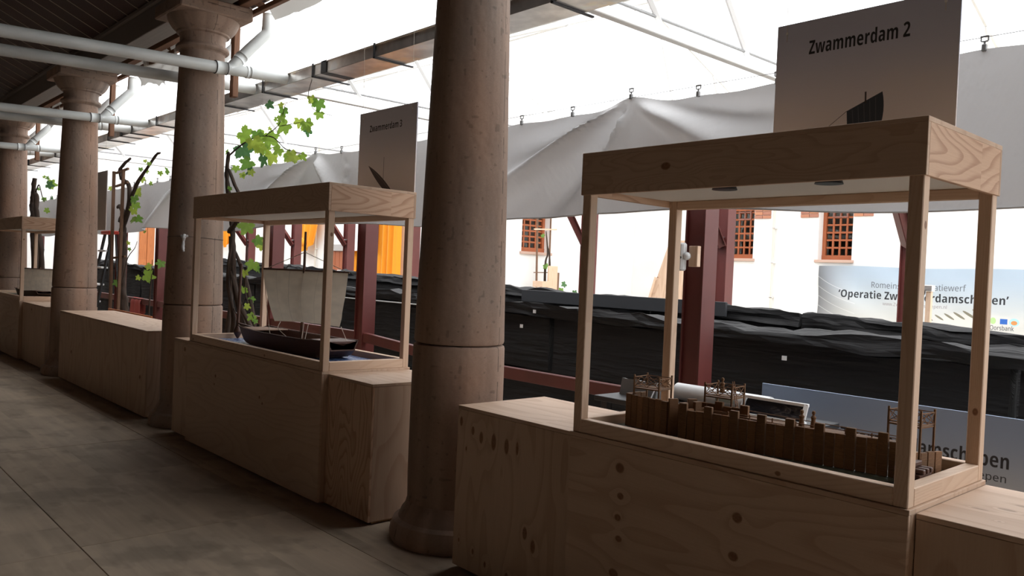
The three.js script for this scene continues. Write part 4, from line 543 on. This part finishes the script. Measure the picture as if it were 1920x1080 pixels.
// ---------------------------------------------------------------- tarpaulin on its wire
const hooks = []; for (let x = -3.74 - 0.57 * 31; x < 1.2; x += 0.57) hooks.push(x);
{
  const ridge = (x, y, x0, y0, dx, dy, w0, w1, amp, len) => { const l = Math.hypot(dx, dy), t = ((x - x0) * dx + (y - y0) * dy) / l, d = ((x - x0) * dy - (y - y0) * dx) / l; if (t < -0.02) return 0; const w = w0 + (w1 - w0) * clamp(t / len, 0, 1); return amp * smooth(-0.02, 0.25, t) * Math.exp(-((d / w) ** 2)) * smooth(len * 1.6, len * 0.7, t); };
  const Z = (x, y) => {
    let z = 0.03 * (fbm(x * 1.1, y * 1.4, 61, 3) - 0.5);
    z += ridge(x, y, -3.74, 2.9, -1.35, -0.62, 0.02, 0.12, 0.11, 1.5) - ridge(x, y, -3.74, 2.9, -1.2, -0.3, 0.03, 0.14, 0.07, 1.3) - ridge(x, y, -3.74, 2.9, -0.8, -0.75, 0.03, 0.13, 0.08, 1.1) + ridge(x, y, -3.74, 2.9, -0.3, -0.8, 0.02, 0.1, 0.06, 0.9);
    z += ridge(x, y, -3.74, 2.9, 0.75, -0.42, 0.03, 0.13, 0.09, 1.0) - ridge(x, y, -3.74, 2.9, 1.2, -0.25, 0.03, 0.13, 0.06, 1.2);
    z += ridge(x, y, -8.28, 2.9, -1.2, -0.55, 0.02, 0.12, 0.1, 1.4) - ridge(x, y, -8.28, 2.9, -1.1, -0.2, 0.03, 0.12, 0.07, 1.2) + ridge(x, y, -8.28, 2.9, 0.6, -0.6, 0.02, 0.1, 0.08, 0.8);
    for (let k = 0; k < 4; k++) z += ridge(x, y, -11.9 - k * 0.25, 2.9 - k * 0.06, -1.3, -0.85, 0.03, 0.1, 0.1 - k * 0.012, 1.5);
    for (let k = 0; k < 5; k++) z += 0.03 * Math.exp(-(((x + 7.62 + 0.02 * Math.sin(y * 30)) / 0.03) ** 2)) * Math.sin(y * 40 + k) * 0.4;
    return z;
  };
  const top = (x) => { let d = 9; for (const h of hooks) d = Math.min(d, Math.abs(x - h)); const pull = 0.06 * Math.exp(-(((x + 3.74) / 0.28) ** 2)) + 0.04 * Math.exp(-(((x + 8.28) / 0.3) ** 2)); return 2.84 + pull - 0.012 * smooth(0, 0.28, d); };
  const bot = (x) => 2.06 + 0.03 * Math.sin(x * 1.3) - 0.01 * Math.cos(x * 3.1);
  const x0 = -21.4, x1 = 1.1;
  const o = thing('hanging_tarpaulin', 'long pale grey tarpaulin with slanting folds hung from clips along a wire', 'tarpaulin');
  const g = sheet(500, 34, (u, v) => { const x = x0 + (x1 - x0) * u, y = bot(x) + (top(x) - bot(x)) * v; return V(x, y, -4.47 + 1.55 * Z(x, y) * (0.35 + 0.65 * smooth(1, 0.8, v))); });
  { const uv = g.attributes.uv; for (let i = 0; i < uv.count; i++) uv.setXY(i, uv.getX(i) * 22.5, uv.getY(i) * 0.8); }
  part(o, 'cloth', g, tarpMat);
  const hem = []; for (let i = 0; i <= 160; i++) { const x = x0 + (x1 - x0) * i / 160; hem.push(V(x, bot(x), -4.47 + 1.55 * Z(x, bot(x)))); } part(o, 'hem', tube(hem, 0.006, 6, 320), tarpMat);
  solo('steel_wire', 'thin steel wire carrying the tarpaulin clips', 'wire', tube([V(-25.8, 2.9, -4.47), V(-4, 2.9, -4.47), V(5, 2.9, -4.47)], 0.002, 5, 8), wireSteel);
  for (const h of hooks) { const y = top(h), t = thing('tarpaulin_clip', 'small grey clip gripping the top edge of the tarpaulin', 'clip', 'tarpaulin clips'); part(t, 'jaw', cbox(h - 0.011, h + 0.011, y - 0.012, y + 0.024, -4.482, -4.458, 'y', 0.003), clipGrey); const yy = y + 0.06; part(t, 'hook', join([cbox(h - 0.02, h + 0.02, yy, yy + 0.007, -4.478, -4.464), cbox(h - 0.02, h - 0.014, yy - 0.02, yy, -4.475, -4.467), cbox(h + 0.014, h + 0.02, yy - 0.02, yy, -4.475, -4.467), cbox(h - 0.016, h + 0.016, yy - 0.024, yy - 0.018, -4.475, -4.467), cbox(h - 0.005, h + 0.005, y + 0.02, yy - 0.02, -4.475, -4.467)]), clipGrey); }
}

// ---------------------------------------------------------------- vines
const leafGeos = [0, 1, 2, 3].map((s) => {
  const P = [], UV = [], I = [], n = 44, lob = [[Math.PI / 2, 0.66], [Math.PI / 2 + 1.05, 0.58], [Math.PI / 2 - 1.05, 0.58], [Math.PI / 2 + 2.05, 0.48], [Math.PI / 2 - 2.05, 0.48]];
  P.push(0, 0, 0); UV.push(0, 0);
  for (const k of [0.5, 1]) for (let i = 0; i < n; i++) {
    const a = i / n * Math.PI * 2 - Math.PI / 2; let r = 0.31; for (const [la, lr] of lob) { let d = Math.abs(a - la); d = Math.min(d, Math.PI * 2 - d); r = Math.max(r, 0.31 + (lr - 0.31) * Math.pow(Math.max(0, 1 - d / 0.55), 0.8)); }
    let dn = Math.abs(a + Math.PI / 2); dn = Math.min(dn, Math.PI * 2 - dn); r *= 0.35 + 0.65 * smooth(0, 0.45, dn); r *= 1 + (i % 2 ? 0.07 : -0.05) * (k === 1 ? 1 : 0) + (hash(i, s, 5) - 0.5) * 0.1;
    const x = Math.cos(a) * r * k, y = Math.sin(a) * r * k; P.push(x, y, 0.22 * (x * x) * (s % 2 ? 1 : -1) - 0.25 * Math.abs(y) * y * (s > 1 ? 1 : -0.7) + 0.03 * Math.sin(a * 5 + s) * k); UV.push(x, y);
  }
  for (let i = 0; i < n; i++) { const j = (i + 1) % n; I.push(0, 1 + i, 1 + j, 1 + i, 1 + n + i, 1 + n + j, 1 + i, 1 + n + j, 1 + j); }
  const g = new THREE.BufferGeometry(); g.setAttribute('position', new THREE.Float32BufferAttribute(P, 3)); g.setAttribute('uv', new THREE.Float32BufferAttribute(UV, 2)); g.setIndex(I); g.computeVertexNormals(); return g;
});
function addLeaves(o, list, tones) { list.forEach(([x, y, z, s], i) => { const m = part(o, 'leaf', leafGeos[i % 4], leafMats[tones[i % tones.length]]); m.position.set(x, y, z); m.scale.setScalar(s * 1.25); m.rotation.set(rr(-0.5, 0.6), 0.8 + rr(-0.7, 0.7), Math.PI + rr(-1.1, 1.1)); }); }
{
  const o = thing('grape_vine', 'leafy green grape vine climbing beside the column and sailing ship case', 'vine', 'grape vines'), z = -3.76, T = (pts, r, b = 0.5) => part(o, 'branch', tube(pts.map(([x, y, d = 0]) => V(x, y, z + d)), r, 9, null, b), bark);
  part(o, 'trunk', tube([V(-8.2, -0.06, z - 0.1), V(-8.28, 0.5, z), V(-8.45, 0.95, z), V(-8.62, 1.33, z + 0.03), V(-8.77, 1.74, z), V(-8.88, 2.05, z - 0.02), V(-8.92, 2.28, z), V(-9.02, 2.58, z), V(-9.05, 2.86, z - 0.02)], [0.05, 0.042, 0.036, 0.03, 0.028, 0.027, 0.025, 0.024, 0.02], 10, 50, 0.6), bark);
  T([[-8.05, -0.06, -0.08], [-8.16, 0.6], [-8.23, 0.9], [-8.42, 1.15, 0.05], [-8.7, 1.5, 0.04]], [0.035, 0.034, 0.03, 0.024, 0.02]); T([[-8.8, -0.06], [-8.86, 0.7], [-8.9, 1.2, -0.05], [-8.86, 1.9]], [0.036, 0.03, 0.025, 0.02]);
  T([[-8.5, -0.06, 0.03], [-8.62, 0.6, 0.05], [-8.6, 1.0, 0.04], [-8.75, 1.4, 0.06], [-8.7, 1.9, 0.05]], [0.034, 0.03, 0.028, 0.022, 0.014]); T([[-8.35, -0.06, -0.04], [-8.4, 0.5, -0.05], [-8.3, 0.95, -0.06], [-8.55, 1.45, -0.05], [-8.8, 1.75, -0.02]], [0.03, 0.028, 0.026, 0.022, 0.018]); T([[-8.75, 1.2, 0.02], [-8.5, 1.05, 0.05], [-8.3, 1.25, 0.05]], [0.008, 0.006, 0.003]);
  T([[-8.9, 1.95], [-8.6, 2.09, 0.02], [-8.44, 2.25], [-8.69, 2.38], [-8.98, 2.66]], [0.028, 0.026, 0.022, 0.02, 0.018]); T([[-9.03, 2.8], [-8.85, 2.95, -0.1], [-8.5, 3.0, -0.12], [-8.1, 2.95, -0.1], [-7.8, 2.8, -0.1], [-7.3, 2.7, -0.06]], [0.01, 0.008, 0.007, 0.006, 0.005, 0.004]);
  T([[-8.3, 2.98, -0.1], [-8.0, 3.06, -0.1], [-7.8, 3.14, -0.05], [-7.75, 3.25, -0.05]], [0.005, 0.004, 0.003, 0.003]); T([[-8.0, 3.06, -0.12], [-7.6, 3.06, -0.15], [-7.1, 2.98, 0]], [0.004, 0.003, 0.003]); T([[-7.3, 3.44, -0.1], [-7.36, 3.3, -0.1], [-7.05, 3.1, 0], [-6.7, 3.0, 0]], [0.003, 0.003, 0.003, 0.002]);
  T([[-8.44, 2.1, 0.02], [-8.3, 1.7, 0.05], [-8.3, 1.3, 0.05], [-8.05, 1.0, 0.05]], [0.007, 0.006, 0.005, 0.004]);
  addLeaves(o, [[-9.1, 3.1, -3.97, 0.189], [-9.0, 2.91, -3.93, 0.195], [-8.35, 2.91, -3.76, 0.159], [-8.43, 3.02, -3.83, 0.121], [-8.58, 3.04, -3.97, 0.124], [-8.2, 2.95, -3.87, 0.158], [-8.41, 2.87, -3.86, 0.121], [-8.51, 2.87, -3.95, 0.123], [-8.16, 2.72, -3.78, 0.133], [-8.35, 2.79, -3.97, 0.146], [-8.74, 2.73, -3.88, 0.141], [-7.91, 2.8, -3.84, 0.1], [-7.79, 2.74, -3.87, 0.115], [-7.53, 2.7, -3.82, 0.127], [-7.29, 2.68, -3.78, 0.08], [-7.91, 3.25, -3.71, 0.084], [-8.06, 3.3, -3.91, 0.055], [-7.78, 3.19, -3.81, 0.091], [-7.8, 3.12, -3.79, 0.084], [-7.93, 3.06, -3.91, 0.148], [-7.81, 3.11, -4.0, 0.101], [-7.09, 2.96, -3.71, 0.12], [-7.46, 2.98, -3.91, 0.112], [-7.38, 3.27, -3.91, 0.103], [-6.91, 3.14, -3.73, 0.118], [-7.05, 3.07, -3.82, 0.085], [-8.07, 3.14, -3.86, 0.047], [-7.99, 3.02, -3.77, 0.039], [-9.32, 2.73, -3.99, 0.079], [-8.46, 2.61, -3.79, 0.089], [-8.9, 2.61, -3.89, 0.067], [-9.53, 2.93, -3.97, 0.062]], [0, 3, 2, 1, 0, 0, 2]);
  addLeaves(o, [[-8.33, 2.01, -3.71, 0.152], [-7.94, 1.85, -3.65, 0.098], [-8.2, 1.81, -3.82, 0.101], [-8.17, 1.6, -3.72, 0.117], [-8.27, 1.57, -3.8, 0.102], [-8.3, 1.51, -3.69, 0.076], [-8.33, 1.33, -3.7, 0.085], [-8.39, 1.22, -3.82, 0.069], [-8.18, 1.15, -3.67, 0.067], [-8.11, 1.05, -3.71, 0.083], [-8.03, 1.01, -3.71, 0.05], [-8.19, 2.57, -3.67, 0.067], [-8.6, 2.57, -3.77, 0.043], [-8.76, 2.43, -3.69, 0.052]], [0, 1, 2]);
}
{
  const t = thing('vine_trellis', 'narrow brown wooden trellis frame standing behind the long counter', 'trellis'), z = -3.72;
  part(t, 'upright', bar(V(-13.02, -0.06, z), V(-13.08, 2.9, z), 0.04, 0.045), trellisWood); part(t, 'upright', bar(V(-12.66, -0.06, z), V(-12.63, 2.9, z), 0.04, 0.045), trellisWood);
  for (const y of [2.88, 2.68, 1.6, 0.6]) part(t, 'crossbar', bar(V(-13.1, y, z - 0.04), V(-12.55, y + 0.03, z - 0.04), 0.03, 0.03), trellisWood);
  const o = thing('grape_vine', 'gnarled bare grape vine with few leaves growing on the narrow trellis', 'vine', 'grape vines'), T = (pts, r) => part(o, 'branch', tube(pts.map(([x, y, d = -0.06]) => V(x, y, z + d)), r, 9, null, 0.6), bark);
  part(o, 'trunk', tube([V(-12.75, -0.06, z - 0.1), V(-12.7, 0.85, z - 0.1), V(-12.8, 1.32, z - 0.08), V(-12.85, 1.95, z - 0.09), V(-12.9, 2.2, z - 0.09)], [0.075, 0.065, 0.055, 0.05, 0.04], 10, 40, 0.7), bark);
  T([[-12.9, 2.15], [-12.78, 2.27], [-12.95, 2.38], [-13.05, 2.36]], [0.04, 0.035, 0.028, 0.02]); T([[-12.85, 2.0], [-12.58, 2.26], [-12.5, 2.5], [-12.6, 2.7], [-12.9, 2.78], [-13.0, 2.92], [-12.8, 3.0], [-12.54, 3.06]], [0.04, 0.036, 0.034, 0.03, 0.026, 0.024, 0.022, 0.018]);
  T([[-12.55, 2.4], [-12.15, 2.7], [-11.8, 2.86], [-11.45, 3.02], [-11.3, 3.04]], [0.03, 0.024, 0.02, 0.018, 0.014]); T([[-11.4, -0.06], [-11.5, 0.9], [-11.45, 1.4], [-11.45, 1.6]], [0.012, 0.01, 0.006, 0.004]); T([[-12.75, 1.2], [-12.5, 1.6], [-12.2, 1.75], [-12.1, 1.85]], [0.008, 0.006, 0.005, 0.003]);
  addLeaves(o, [[-11.44, 2.9, -3.69, 0.053], [-12.33, 3.03, -3.92, 0.046], [-11.81, 2.85, -3.7, 0.055], [-11.97, 2.85, -3.83, 0.056], [-12.08, 2.74, -3.81, 0.079], [-11.4, 2.82, -3.91, 0.086], [-11.15, 2.76, -3.74, 0.063], [-12.41, 2.59, -3.86, 0.172], [-12.01, 2.45, -3.69, 0.111], [-12.52, 2.39, -3.87, 0.116], [-12.33, 2.3, -3.78, 0.114], [-12.27, 2.19, -3.83, 0.114], [-12.27, 2.17, -3.77, 0.102], [-13.81, 2.7, -3.89, 0.063], [-11.46, 1.56, -3.9, 0.108], [-11.49, 1.38, -3.73, 0.151], [-11.43, 1.51, -3.72, 0.086], [-12.94, 1.23, -3.78, 0.095], [-11.3, 2.62, -3.67, 0.053], [-12.85, 1.84, -3.89, 0.059], [-12.15, 1.74, -3.69, 0.056], [-12.16, 2.0, -3.9, 0.045], [-11.6, 1.35, -3.66, 0.065]], [0, 2, 1]);
  const o2 = thing('grape_vine', 'bare twisted grape vine rising behind the farthest display case', 'vine', 'grape vines'), T2 = (pts, r) => part(o2, 'branch', tube(pts.map(([x, y, d = 0]) => V(x, y, z + d)), r, 9, null, 0.6), bark);
  part(o2, 'trunk', tube([V(-17.7, -0.06, z), V(-17.85, 1.37, z), V(-18.03, 2.0, z), V(-18.1, 2.36, z), V(-18.3, 2.6, z), V(-18.25, 2.84, z), V(-18.19, 3.1, z)], [0.08, 0.075, 0.07, 0.07, 0.05, 0.045, 0.04], 10, 40, 0.6), bark);
  T2([[-17.3, -0.06], [-17.35, 1.2], [-17.42, 1.7], [-17.65, 2.0], [-17.95, 2.5], [-18.0, 2.75], [-18.2, 2.9]], [0.05, 0.05, 0.045, 0.045, 0.045, 0.04, 0.03]); T2([[-18.1, 2.8], [-17.8, 2.95], [-17.5, 2.7], [-17.3, 2.6]], [0.014, 0.01, 0.008, 0.005]);
  addLeaves(o2, [[-17.39, 3.07, -3.78, 0.066], [-17.18, 2.94, -3.78, 0.156], [-17.0, 2.91, -3.71, 0.129], [-17.45, 2.67, -3.74, 0.079], [-17.15, 2.44, -3.74, 0.091], [-17.54, 2.71, -3.89, 0.067], [-18.33, 2.91, -3.83, 0.055], [-18.17, 3.15, -3.88, 0.055]], [1, 0, 3]);
}

// ---------------------------------------------------------------- small things in the courtyard
{ // motion sensor on the red post
  const o = thing('motion_sensor', 'white motion sensor on a wooden block on the red steel post', 'sensor'), z = -4.56;
  part(o, 'mounting_block', cbox(-3.25, -3.18, 1.71, 1.85, z - 0.04, z, 'y', 0.003), pine[0]);
  part(o, 'body', cbox(-3.325, -3.265, 1.68, 1.87, z - 0.01, z + 0.05, 'y', 0.012), whitePlastic); part(o, 'ball_joint', (() => { const g = new THREE.SphereGeometry(0.027, 18, 12); g.translate(-3.25, 1.78, z + 0.02); return g; })(), whitePlastic);
  part(o, 'lens', (() => { const g = new THREE.SphereGeometry(0.022, 16, 10); g.scale(1, 0.6, 0.6); g.translate(-3.295, 1.77, z + 0.048); return g; })(), blackPlastic);
}
{
  const o = thing('lamp_stake', 'wooden stake with black garden spotlight in front of the banner', 'stake');
  part(o, 'stake', cbox(-3.56, -3.505, -0.06, 1.62, -9.53, -9.475, 'y', 0.003), pine[1]); part(o, 'cap', cbox(-3.575, -3.49, 1.62, 1.69, -9.545, -9.46, 'y', 0.004), galv);
  const g = lathe([[0, 0], [0.03, 0], [0.045, 0.04], [0.045, 0.1], [0, 0.1]], 18); g.rotateX(Math.PI / 2.4); g.translate(-3.61, 1.6, -9.52); part(o, 'spotlight', g, blackPlastic);
}
{
  const o = thing('leaning_board', 'tapering plywood board leaning against the white wall corner', 'board');
  const s = new THREE.Shape(); s.moveTo(-12.4, -0.06); s.lineTo(-10.75, -0.06); s.lineTo(-11.25, 2.6); s.lineTo(-11.68, 2.6); s.closePath(); const g = new THREE.ExtrudeGeometry(s, { depth: 0.02, bevelEnabled: false }); g.rotateX(-0.13); g.translate(0, 0, -15.3); part(o, 'panel', uvMetres(g, 'y'), ply[0]);
  part(o, 'edge_strip', bar(V(-12.28, -0.04, -15.2), V(-11.9, 1.7, -15.42), 0.03, 0.05), pine[1]);
}
{ // trellis, planter and boards before the wing window
  const o = thing('window_trellis', 'grey pole trellis with dry vine stems before the square window', 'trellis'), x = -12.75;
  part(o, 'pole', bar(V(x, -0.06, -12.38), V(x, 3.1, -12.26), 0.035, 0.035), trellisWood); part(o, 'pole', bar(V(x, -0.06, -12.72), V(x, 3.1, -12.68), 0.03, 0.03), trellisWood);
  part(o, 'crossbar', bar(V(x + 0.03, 2.62, -12.15), V(x + 0.03, 2.66, -12.85), 0.025, 0.03), pine[0]); part(o, 'crossbar', bar(V(x + 0.03, 1.68, -12.2), V(x + 0.03, 1.7, -12.9), 0.02, 0.02), trellisWood);
  part(o, 'vine_stem', tube([V(x + 0.05, -0.06, -12.6), V(x + 0.05, 1.8, -12.52), V(x + 0.05, 2.1, -12.58), V(x + 0.05, 2.6, -12.5)], [0.03, 0.025, 0.02, 0.01], 8, null, 0.5), bark); part(o, 'vine_stem', tube([V(x + 0.05, -0.06, -12.75), V(x + 0.05, 1.9, -12.66), V(x + 0.05, 2.3, -12.56)], [0.025, 0.02, 0.01], 8, null, 0.5), bark);
  addLeaves(o, [[x + 0.08, 1.84, -12.5, 0.12], [x + 0.1, 1.45, -13.1, 0.12], [x + 0.1, 1.33, -13.0, 0.1], [x + 0.1, 1.28, -13.45, 0.12], [x + 0.1, 2.5, -12.35, 0.08]], [1, 3]);
  solo('pale_plank', 'upright pale planed plank beneath the square window', 'plank', cbox(-12.56, -12.52, -0.06, 1.84, -12.74, -12.46, 'y', 0.004), pine[0]);
  solo('grey_plank', 'narrow weathered plank beside the pale plank under the square window', 'plank', cbox(-12.6, -12.56, -0.06, 1.7, -12.84, -12.76, 'y', 0.004), trellisWood);
  const b = thing('wooden_crate', 'small pale wooden crate standing under the square window', 'crate'); for (let i = 0; i < 4; i++) part(b, 'slat', cbox(-12.7, -12.4, 0.95 + i * 0.14, 1.08 + i * 0.14, -12.36, -12.16, 'z', 0.004), pine[i % 2]); part(b, 'crate_stand', cbox(-12.68, -12.42, -0.06, 0.95, -12.34, -12.18, 'y', 0.003), trellisWood);
}
{ // downpipes
  for (const [x, z, lab] of [[-9.16, -15.93, 'thin cream downpipe with clips between the arched windows'], [-21.0, -11.43, 'thin grey downpipe on the white wall beside the swagged curtain']]) { const o = thing('downpipe', lab, 'pipe'); part(o, 'pipe', tube([V(x, -0.06, z), V(x - 0.03, 5.1, z)], 0.025, 12, 2), S({ color: lin(0.7, 0.66, 0.58), roughness: 0.6 })); for (let i = 0; i < 5; i++) part(o, 'clip', cbox(x - 0.045, x + 0.03, 0.6 + i * 0.75, 0.63 + i * 0.75, z - 0.065, z + 0.03, 'x', 0.003), galv); }
}
{ // orange curtains and poster
  const o = thing('orange_curtain', 'long orange curtain hanging in folds behind the white poster', 'curtain', 'orange curtains');
  part(o, 'cloth', sheet(120, 8, (u, v) => V(-19.0 + u * 2.4, 0.2 + v * 3.6, -11.3 + 0.07 * Math.sin(u * 62 + Math.sin(u * 17) * 1.4) * (1 - 0.35 * v) + 0.02 * Math.sin(u * 130))), curtainMat); part(o, 'curtain_rod', tube([V(-19.2, 3.82, -11.3), V(-16.4, 3.82, -11.3)], 0.02, 10, 2), galvDark);
  const s = thing('orange_curtain', 'orange curtain swagged up and tied beside the brown door', 'curtain', 'orange curtains');
  part(s, 'cloth', sheet(40, 30, (u, v) => { const t = Math.pow(1 - v, 1.6), w = 1.75 * (1 - 0.45 * t), cx = -21.3 - 0.05 * t; return V(cx + (u - 0.5) * w, 2.32 + v * 1.63 - 0.3 * (1 - v) * Math.sin(Math.PI * u), -11.3 + 0.06 * Math.sin(u * 26) + 0.1 * t * Math.sin(Math.PI * u)); }), curtainMat);
  part(s, 'tied_knot', (() => { const g = new THREE.SphereGeometry(0.17, 24, 16); const p = g.attributes.position; for (let i = 0; i < p.count; i++) { const a = Math.atan2(p.getZ(i), p.getX(i)), k = 1 + 0.12 * Math.sin(a * 7) + 0.1 * noise(p.getX(i) * 20, p.getY(i) * 20, 4); p.setXYZ(i, p.getX(i) * k * 1.5, p.getY(i) * 0.8, p.getZ(i) * k * 0.7); } g.computeVertexNormals(); g.translate(-21.4, 2.28, -11.22); return g; })(), curtainMat);
  part(s, 'curtain_rod', join([tube([V(-22.3, 3.95, -11.3), V(-20.3, 3.95, -11.3)], 0.02, 10, 2), cbox(-22.08, -22.04, 3.93, 3.97, -11.5, -11.28), cbox(-20.66, -20.62, 3.93, 3.97, -11.5, -11.28)]), galvDark);
  const s2 = thing('orange_curtain', 'narrow tied orange curtain on the far wall past the vine', 'curtain', 'orange curtains'); part(s2, 'cloth', sheet(24, 16, (u, v) => V(-25.75 + 0.05 * Math.sin(u * 20), 2.3 + v * 1.2 - 0.2 * (1 - v) * Math.sin(Math.PI * u), -10.75 + (u - 0.5) * 0.8 * (0.35 + 0.65 * v))), curtainMat); part(s2, 'curtain_rod', join([tube([V(-25.75, 3.5, -11.2), V(-25.75, 3.5, -10.3)], 0.02, 10, 2), cbox(-25.9, -25.74, 3.48, 3.52, -11.18, -11.14), cbox(-25.9, -25.74, 3.48, 3.52, -10.36, -10.32)]), galvDark);
  const p = thing('wall_poster', 'large white poster with small print in front of the orange curtain', 'poster');
  const tex = canvasTex(256, 192, (c, w, h) => { c.fillStyle = '#eeeeee'; c.fillRect(0, 0, w, h); c.fillStyle = '#8b8d92'; for (const X of [0.06, 0.78]) for (let i = 0; i < 9; i++) c.fillRect(w * X, h * (0.3 + i * 0.07), w * (0.05 + 0.08 * hash(i, X * 100, 3)), h * 0.018); });
  part(p, 'panel', flatUV(cbox(-18.95, -17.38, 2.06, 3.3, -11.19, -11.16, 'x', 0), -18.95, -17.38, 2.06, 3.3), S({ map: tex, roughness: 0.6 }));
  part(p, 'hanging_cord', tube([V(-18.2, 3.29, -11.17), V(-18.2, 3.82, -11.28)], 0.004, 5, 2), wireSteel);
}
{ // rolled plastic, slab and dark tray behind the palisade
  const b = thing('storage_bench', 'dark bench carrying the white plastic roll behind the palisade case', 'bench'); part(b, 'bench_top', cbox(-3.3, -1.98, 0.86, 0.89, -4.2, -3.72, 'x', 0.003), blackBoard); for (const x of [-3.26, -2.06]) for (const z of [-4.16, -3.78]) part(b, 'leg', cbox(x, x + 0.05, -0.02, 0.86, z, z + 0.04, 'y', 0.002), blackBoard);
  const r = thing('plastic_roll', 'white rolled plastic sheet lying behind the palisade model', 'roll'); part(r, 'roll', (() => { const g = tube([V(-2.92, 0.942, -4.05), V(-2.3, 0.942, -4.05)], 0.052, 26, 2); return toCreasedNormals(g, 0.6); })(), whitePlastic); part(r, 'printed_label', cbox(-2.62, -2.5, 0.93, 0.96, -3.999, -3.996, 'x', 0), S({ color: lin(0.3, 0.34, 0.3), roughness: 0.6 }));
  const t = thing('framed_tray', 'white rimmed tray with dark glossy wrinkled film beside the plastic roll', 'tray'), x0 = -2.42, x1 = -2.04, zf = -3.92; part(t, 'film', sheet(30, 14, (u, v) => V(x0 + 0.02 + (x1 - x0 - 0.04) * u, 0.905 + 0.075 * v, zf - 0.02 - 0.04 * v + 0.012 * fbm(u * 9, v * 5, 6, 3))), S({ color: lin(0.02, 0.02, 0.024), roughness: 0.15, side: THREE.DoubleSide }));
  part(t, 'rim', join([cbox(x0, x1, 0.89, 0.905, zf - 0.04, zf, 'x'), bar(V(x0, 0.99, zf - 0.05), V(x1, 0.99, zf - 0.05), 0.02, 0.016), bar(V(x0 + 0.008, 0.895, zf - 0.01), V(x0 + 0.008, 0.99, zf - 0.05), 0.016, 0.016), bar(V(x1 - 0.012, 0.895, zf - 0.01), V(x1 - 0.012, 0.99, zf - 0.05), 0.024, 0.024)]), whitePlastic);
  const s = thing('slate_slab', 'rough grey slate slab standing behind the left palisade tower', 'slab'); part(s, 'slab', (() => { const R = []; for (let i = 0; i <= 8; i++) { const x = -3.25 + i * 0.035; R.push([[0.89, -3.9], [0.99, -3.92], [0.985, -3.95], [0.89, -3.96]].map(([y, z], j) => V(x, y + (hash(i, j, 5) - 0.5) * 0.008 * (y > 0.9), z + (hash(i, j, 6) - 0.5) * 0.006))); } return loft(R, 0.5); })(), S({ color: lin(0.16, 0.16, 0.16), roughness: 0.8 }));
  const c = thing('white_card', 'small white leaning card behind the left palisade tower', 'card'); part(c, 'card', bar(V(-3.0, 0.89, -3.9), V(-2.98, 0.985, -3.94), 0.06, 0.003), paperWhite);
}
{ // step ladder, cloth and board behind the counter
  const o = thing('step_ladder', 'aluminium step ladder with red top standing behind the counter column', 'ladder'), x = -14.95, z = -4.2;
  for (const s of [-1, 1]) { part(o, 'front_stile', bar(V(x + s * 0.26, -0.06, z + 0.35), V(x + s * 0.19, 2.02, z), 0.03, 0.06), blackPlastic); part(o, 'rear_stile', bar(V(x + s * 0.26, -0.06, z - 0.18), V(x + s * 0.19, 2.0, z - 0.06), 0.025, 0.04), blackPlastic); }
  for (let i = 1; i <= 6; i++) { const t = i / 7; part(o, 'tread', cbox(x - 0.25 + t * 0.06, x + 0.25 - t * 0.06, 2.0 * t - 0.015, 2.0 * t + 0.015, z + 0.35 * (1 - t) - 0.05, z + 0.35 * (1 - t) + 0.06, 'x', 0.004), alu); }
  part(o, 'top_cap', cbox(x - 0.24, x + 0.24, 2.0, 2.06, z - 0.1, z + 0.06, 'x', 0.01), redPaint, 'red plastic top cap');
  const c = sheet(20, 16, (u, v) => { const a = v * 2 - 1, xx = -14.75 + (u - 0.5) * 0.5 * (1 + 0.15 * Math.abs(a)); const y = 0.932 - Math.pow(Math.abs(a), 1.4) * 0.3 * (0.85 + 0.3 * noise(u * 4, a > 0 ? 1 : 3, 3)), zz = -4.66 + clamp(a * 3, -1, 1) * 0.045 + 0.02 * Math.sin(u * 15) * Math.abs(a); return V(xx, y, zz); });
  solo('red_cloth', 'faded red cloth draped over the steel rail beside the post', 'cloth', c, redCloth);
  const bo = thing('orange_board', 'orange brown wooden board standing behind the long counter', 'board'); part(bo, 'panel', cbox(-12.75, -10.9, 0.0, 0.862, -3.63, -3.61, 'x', 0.003), orangeBoard); for (const q of [-12.5, -11.1]) part(bo, 'foot', cbox(q, q + 0.05, 0, 0.06, -3.7, -3.63, 'z', 0.003), pine[0]);
}
renderer.render(scene, camera);
